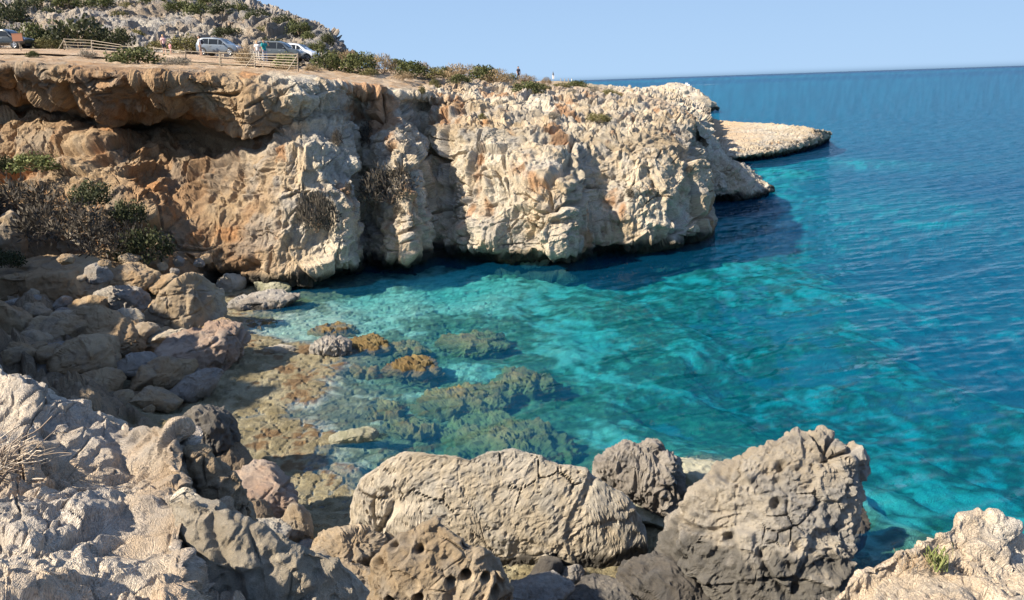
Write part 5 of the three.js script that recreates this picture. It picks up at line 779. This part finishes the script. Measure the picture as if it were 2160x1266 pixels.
const hatch = [[-1.98, 0.42, 0.62, 0.6], [-1.93, 0.3, 0.95, 0.76], [-1.85, 0.24, 1.12, 0.80], [-1.62, 0.2, 1.46, 0.84], [-1.3, 0.18, 1.53, 0.86], [-0.3, 0.18, 1.55, 0.87], [0.35, 0.18, 1.47, 0.87], [0.85, 0.18, 1.2, 0.87], [1.15, 0.18, 1.0, 0.86], [1.6, 0.2, 0.9, 0.83], [1.88, 0.24, 0.75, 0.76], [1.98, 0.34, 0.6, 0.62]];
const hatchW = [[[-1.45, 1.32], [-1.15, 1.0], [-0.72, 0.97], [-0.72, 1.43], [-1.15, 1.43]], [[-0.66, 0.97], [0.18, 0.94], [0.18, 1.39], [-0.66, 1.43]], [[0.24, 0.94], [0.92, 0.93], [0.42, 1.34], [0.24, 1.38]]];
car('parked_car', 'silver hatchback parked behind the fence with a dry bush at its nose', 466, 117.5, 73, -0.12, -0.045, paint(0.13, 0.16, 0.20), hatch, 0.92, hatchW, [-1.28, 1.25], 0.31, { shield: [1.02, 1.06, 0.42, 1.45], rear: [-1.88, 1.08, -1.66, 1.42] });
car('parked_car', 'white car with its sloping nose beside the skyline bushes', 628, 129.5, 72, -0.15, -0.06, paint(0.72, 0.75, 0.78), hatch, 0.92, hatchW, [-1.28, 1.25], 0.31, { shield: [1.02, 1.06, 0.42, 1.45], rear: [-1.88, 1.08, -1.66, 1.42] });
const suv = [[-2.1, 0.45, 0.7, 0.7], [-2.05, 0.34, 1.0, 0.82], [-1.98, 0.28, 1.25, 0.86], [-1.8, 0.26, 1.6, 0.88], [-1.4, 0.25, 1.68, 0.9], [0.1, 0.25, 1.68, 0.9], [0.55, 0.25, 1.55, 0.9], [1.0, 0.25, 1.2, 0.9], [1.25, 0.25, 1.06, 0.88], [1.8, 0.28, 1.0, 0.86], [2.05, 0.32, 0.86, 0.8], [2.12, 0.42, 0.7, 0.66]];
const suvW = [[[-1.75, 1.5], [-1.7, 1.08], [-0.95, 1.06], [-0.95, 1.57], [-1.5, 1.57]], [[-0.88, 1.06], [0.02, 1.04], [0.02, 1.57], [-0.88, 1.57]], [[0.09, 1.04], [0.95, 1.03], [0.5, 1.48], [0.09, 1.57]]];
car('parked_car', 'dark grey car behind the man in the teal shirt', 592, 129.5, 70.5, -0.12, -0.05, paint(0.06, 0.075, 0.085), suv, 1.02, suvW, [-1.3, 1.32], 0.34, { shield: [1.12, 1.14, 0.58, 1.5], rear: [-2.0, 1.15, -1.82, 1.55], ty: 1.05, hy: 0.82 });
const pick = [[-2.6, 0.5, 0.8, 0.75], [-2.55, 0.42, 1.1, 0.86], [-0.95, 0.36, 1.12, 0.88], [-0.85, 0.34, 1.5, 0.88], [-0.6, 0.34, 1.74, 0.88], [0.5, 0.34, 1.76, 0.89], [0.85, 0.34, 1.62, 0.89], [1.3, 0.34, 1.2, 0.89], [1.5, 0.34, 1.12, 0.88], [2.2, 0.36, 1.04, 0.86], [2.45, 0.4, 0.92, 0.8], [2.52, 0.46, 0.75, 0.7]];
const pickW = [[[-0.72, 1.13], [0.12, 1.11], [0.12, 1.64], [-0.5, 1.64]], [[0.2, 1.11], [1.22, 1.1], [0.8, 1.53], [0.2, 1.64]]];
car('parked_pickup', 'dark pickup truck at the left edge behind the brown sign', 12, 103.5, 76.5, -0.08, -0.03, paint(0.022, 0.03, 0.035), pick, 1.08, pickW, [-1.6, 1.55], 0.37, { shield: [1.42, 1.2, 0.9, 1.57], mx: 1.05, hy: 0.86, ty: 1.0, handles: [-0.5, 0.4] }).userData.category = 'pickup';

// ---------------------------------------------------------------- people
function sdfMesh(bones, res, lo, hi, k) {   // bones: [ax,ay,az,ra, bx,by,bz,rb]
  const mc = new MarchingCubes(res, new THREE.MeshBasicMaterial(), false, false, 60000); mc.isolation = 0;
  const s = (hi - lo), at = i => lo + (i / res) * s;
  for (let z = 0; z < res; z++) for (let y = 0; y < res; y++) for (let x = 0; x < res; x++) {
    const X = at(x), Y = at(y) - lo + 0 , Z = at(z); let d = 9;
    for (const b of bones) { const ex = b[4] - b[0], ey = b[5] - b[1], ez = b[6] - b[2], t = clamp(((X - b[0]) * ex + (Y - b[1]) * ey + (Z - b[2]) * ez) / Math.max(1e-9, ex * ex + ey * ey + ez * ez), 0, 1), q = Math.hypot(X - b[0] - ex * t, Y - b[1] - ey * t, Z - b[2] - ez * t) - lerp(b[3], b[7], t); const h = clamp(0.5 + 0.5 * (d - q) / k, 0, 1); d = d + (q - d) * h - k * h * (1 - h); }
    mc.field[z * res * res + y * res + x] = -d;
  }
  mc.update(); const n = mc.count ?? 0, p = mc.positionArray.slice(0, n * 3), nn = mc.normalArray.slice(0, n * 3); for (let i = 0; i < n; i++) { p[i * 3] = lo + (p[i * 3] + 1) / 2 * s; p[i * 3 + 1] = (p[i * 3 + 1] + 1) / 2 * s; p[i * 3 + 2] = lo + (p[i * 3 + 2] + 1) / 2 * s; }
  const G = new THREE.BufferGeometry(); G.setAttribute('position', new THREE.BufferAttribute(p, 3)); G.setAttribute('normal', new THREE.BufferAttribute(nn, 3)); return G;
}
const skin = std(0.48, 0.29, 0.2, 0.6);
function person(label, px, py, D, H, yaw, shirt, trousers, hair, pose = {}) {
  const g = new THREE.Group(), s = H / 1.72, S = b => b.map(x => x * s), arm = pose.arm ?? [[0.26, 1.1, 0.03], [0.25, 0.86, 0.12]], arm2 = pose.arm2 ?? [[-0.26, 1.1, 0.03], [-0.25, 0.86, 0.12]], hp = pose.step ?? 0.05;
  const legs = [[0.09, 0.9, 0, 0.085, 0.1, 0.48, hp, 0.06], [0.1, 0.48, hp, 0.058, 0.1, 0.07, hp * 0.6, 0.04], [0.1, 0.05, hp * 0.6 - 0.03, 0.04, 0.11, 0.035, hp * 0.6 + 0.15, 0.034], [-0.09, 0.9, 0, 0.085, -0.1, 0.48, -hp, 0.06], [-0.1, 0.48, -hp, 0.058, -0.1, 0.07, -hp * 1.4, 0.04], [-0.1, 0.05, -hp * 1.4 - 0.03, 0.04, -0.11, 0.035, -hp * 1.4 + 0.15, 0.034]];
  const arms = [[0.19, 1.39, 0, 0.055, ...arm[0], 0.042], [...arm[0], 0.04, ...arm[1], 0.03], [...arm[1], 0.034, arm[1][0], arm[1][1] - 0.09, arm[1][2] + 0.03, 0.022], [-0.19, 1.39, 0, 0.055, ...arm2[0], 0.042], [...arm2[0], 0.04, ...arm2[1], 0.03], [...arm2[1], 0.034, arm2[1][0], arm2[1][1] - 0.09, arm2[1][2] + 0.03, 0.022]];
  const torso = [[0, 0.95, 0, 0.13, 0, 1.15, 0, 0.125], [-0.08, 1.3, 0, 0.12, 0.08, 1.3, 0, 0.12], [-0.14, 1.4, 0, 0.06, 0.14, 1.4, 0, 0.06]], head = [[0, 1.42, 0, 0.05, 0, 1.54, 0.01, 0.05], [0, 1.6, 0.01, 0.095, 0, 1.64, 0.0, 0.098], [0, 1.58, 0.1, 0.014, 0, 1.56, 0.115, 0.012]];
  const res = 56, ext = 0.92 * s, go = (b, grow, k = 0.03) => sdfMesh(b.map(q => { const c = S(q); c[3] += grow * s; c[7] += grow * s; return c; }), res, -ext, ext, k * s);
  part('body', go([...torso, ...arms, ...legs, ...head], 0), skin, g);
  part('shirt', go([...torso, [arms[0][0], arms[0][1], arms[0][2], 0.055, lerp(arms[0][0], arms[0][4], 0.6), lerp(arms[0][1], arms[0][5], 0.6), lerp(arms[0][2], arms[0][6], 0.6), 0.05], [arms[3][0], arms[3][1], arms[3][2], 0.055, lerp(arms[3][0], arms[3][4], 0.6), lerp(arms[3][1], arms[3][5], 0.6), lerp(arms[3][2], arms[3][6], 0.6), 0.05]], 0.018), shirt, g);
  part('trousers', go([[0, 0.93, 0, 0.12, 0, 0.97, 0, 0.12], ...[0, 3].map(i => { const b = legs[i].slice(), t = pose.shorts ? 0.85 : 1; return [b[0], b[1], b[2], b[3], lerp(b[0], b[4], t), lerp(b[1], b[5], t), lerp(b[2], b[6], t), b[7]]; }), ...(pose.shorts ? [] : [legs[1].slice(), legs[4].slice()])], 0.016), trousers, g);
  part('hair', go([[0, 1.66, -0.02, 0.09, 0, 1.68, -0.01, 0.088], [0, 1.6, -0.05, 0.07, 0, pose.long ? 1.4 : 1.58, -0.06, pose.long ? 0.05 : 0.07]], 0.012), hair, g);
  if (pose.pack) part('backpack', go([[0, 1.12, -0.2, 0.12, 0, 1.34, -0.19, 0.11]], 0), std(0.02, 0.022, 0.035, 0.8), g);
  if (pose.phone) { const f = part('phone', new THREE.BoxGeometry(0.14, 0.075, 0.012).scale(s, s, s), blackM, g); f.position.set(arm[1][0] * s, (arm[1][1] + 0.02) * s, (arm[1][2] + 0.03) * s); }
  g.position.copy(pd(px, py, D)); g.rotation.y = yaw; add(g, 'person'); tag(g, label, 'person', 'people on the road'); return g;
}
const cl = (r, g, b) => std(r, g, b, 0.9), blond = cl(0.46, 0.3, 0.13), brownHair = cl(0.06, 0.035, 0.02);
person('person in a pink top and dark shorts standing left of the silver car', 348, 112, 75, 1.6, 0.4, cl(0.62, 0.40, 0.38), cl(0.04, 0.04, 0.06), blond, { shorts: true, long: true });
person('small child in pink beside the person in the pink top', 361, 114.5, 74.5, 1.0, -0.4, cl(0.6, 0.26, 0.28), cl(0.5, 0.28, 0.28), brownHair, { shorts: true });
person('person in a white shirt with a dark backpack at the back of the silver car', 424.5, 118, 71.5, 1.68, -1.2, cl(0.72, 0.70, 0.70), cl(0.42, 0.30, 0.24), brownHair, { pack: true, shorts: true });
person('blond person in a white top left of the man in teal', 545.5, 127, 69, 1.55, 0.2, cl(0.74, 0.71, 0.68), cl(0.5, 0.48, 0.46), blond, { long: true });
person('person in a teal shirt raising one hand beside the dark grey car', 560.5, 131, 67, 1.78, 0.9, cl(0.01, 0.25, 0.26), cl(0.3, 0.33, 0.4), brownHair, { arm: [[0.3, 1.28, 0.2], [0.2, 1.5, 0.28]], phone: true });
person('dark figure standing on the skyline above the brown bush', 1094, 171, 95, 1.65, 0.6, cl(0.05, 0.05, 0.07), cl(0.04, 0.04, 0.05), brownHair, {}).userData.group = undefined;

// ---------------------------------------------------------------- boat far out
{
  const g = new THREE.Group(), hull = new THREE.Shape(); hull.moveTo(-5, 0.9); hull.lineTo(-5, -0.4); hull.lineTo(3.4, -0.4); hull.quadraticCurveTo(5, 0.3, 5.6, 1.6); hull.lineTo(1, 1.2); hull.closePath();
  const white = std(0.8, 0.8, 0.8, 0.4); part('hull', new THREE.ExtrudeGeometry(hull, { depth: 2.6, bevelSize: 0.3, bevelThickness: 0.3, bevelSegments: 2 }).translate(0, 0, -1.3), white, g);
  const cab = new THREE.Shape(); cab.moveTo(-2.6, 1); cab.lineTo(-2.2, 3.0); cab.lineTo(0.4, 3.0); cab.lineTo(1.8, 1.2); cab.closePath(); part('cabin', new THREE.ExtrudeGeometry(cab, { depth: 1.8, bevelSize: 0.1, bevelThickness: 0.1, bevelSegments: 1 }).translate(0, 0, -0.9), white, g);
  const w = part('window', new THREE.BoxGeometry(2.2, 0.6, 2.06), carGlass, g); w.position.set(-0.8, 2.3, 0); const roof = part('roof', new THREE.BoxGeometry(3.6, 0.14, 2.4), white, g); roof.position.set(-1, 3.95, 0); for (const [x, z] of [[-2.4, 1], [-2.4, -1], [0.4, 1], [0.4, -1]]) { const p = part('roof_post', new THREE.BoxGeometry(0.08, 0.95, 0.08), white, g); p.position.set(x, 3.45, z); }
  const b = ph(1447, 180.2, 0); g.position.copy(b); g.rotation.y = Math.PI - 0.3; add(g, 'motor_boat'); tag(g, 'white motor boat on the open sea beyond the far cape', 'boat');
  const r = rng(4), wk = []; for (let i = 0; i < 90; i++) { const x = 5 + r() * r() * 48, q = new THREE.CircleGeometry(0.5 + 1.2 * r(), 6).rotateX(-Math.PI / 2).scale(2.2, 1, 1).translate(x, 0.03 + 0.0006 * i, (r() - 0.5) * (1.5 + x * 0.12)); wk.push(q); }
  const wm = new THREE.Mesh(mergeGeometries(wk), std(0.75, 0.8, 0.82, 0.9)); wm.position.copy(b); wm.rotation.y = -0.1; add(wm, 'wake'); wm.userData.kind = 'stuff'; wm.userData.label = 'white foam wake behind the motor boat';
}

renderer.render(scene, camera);
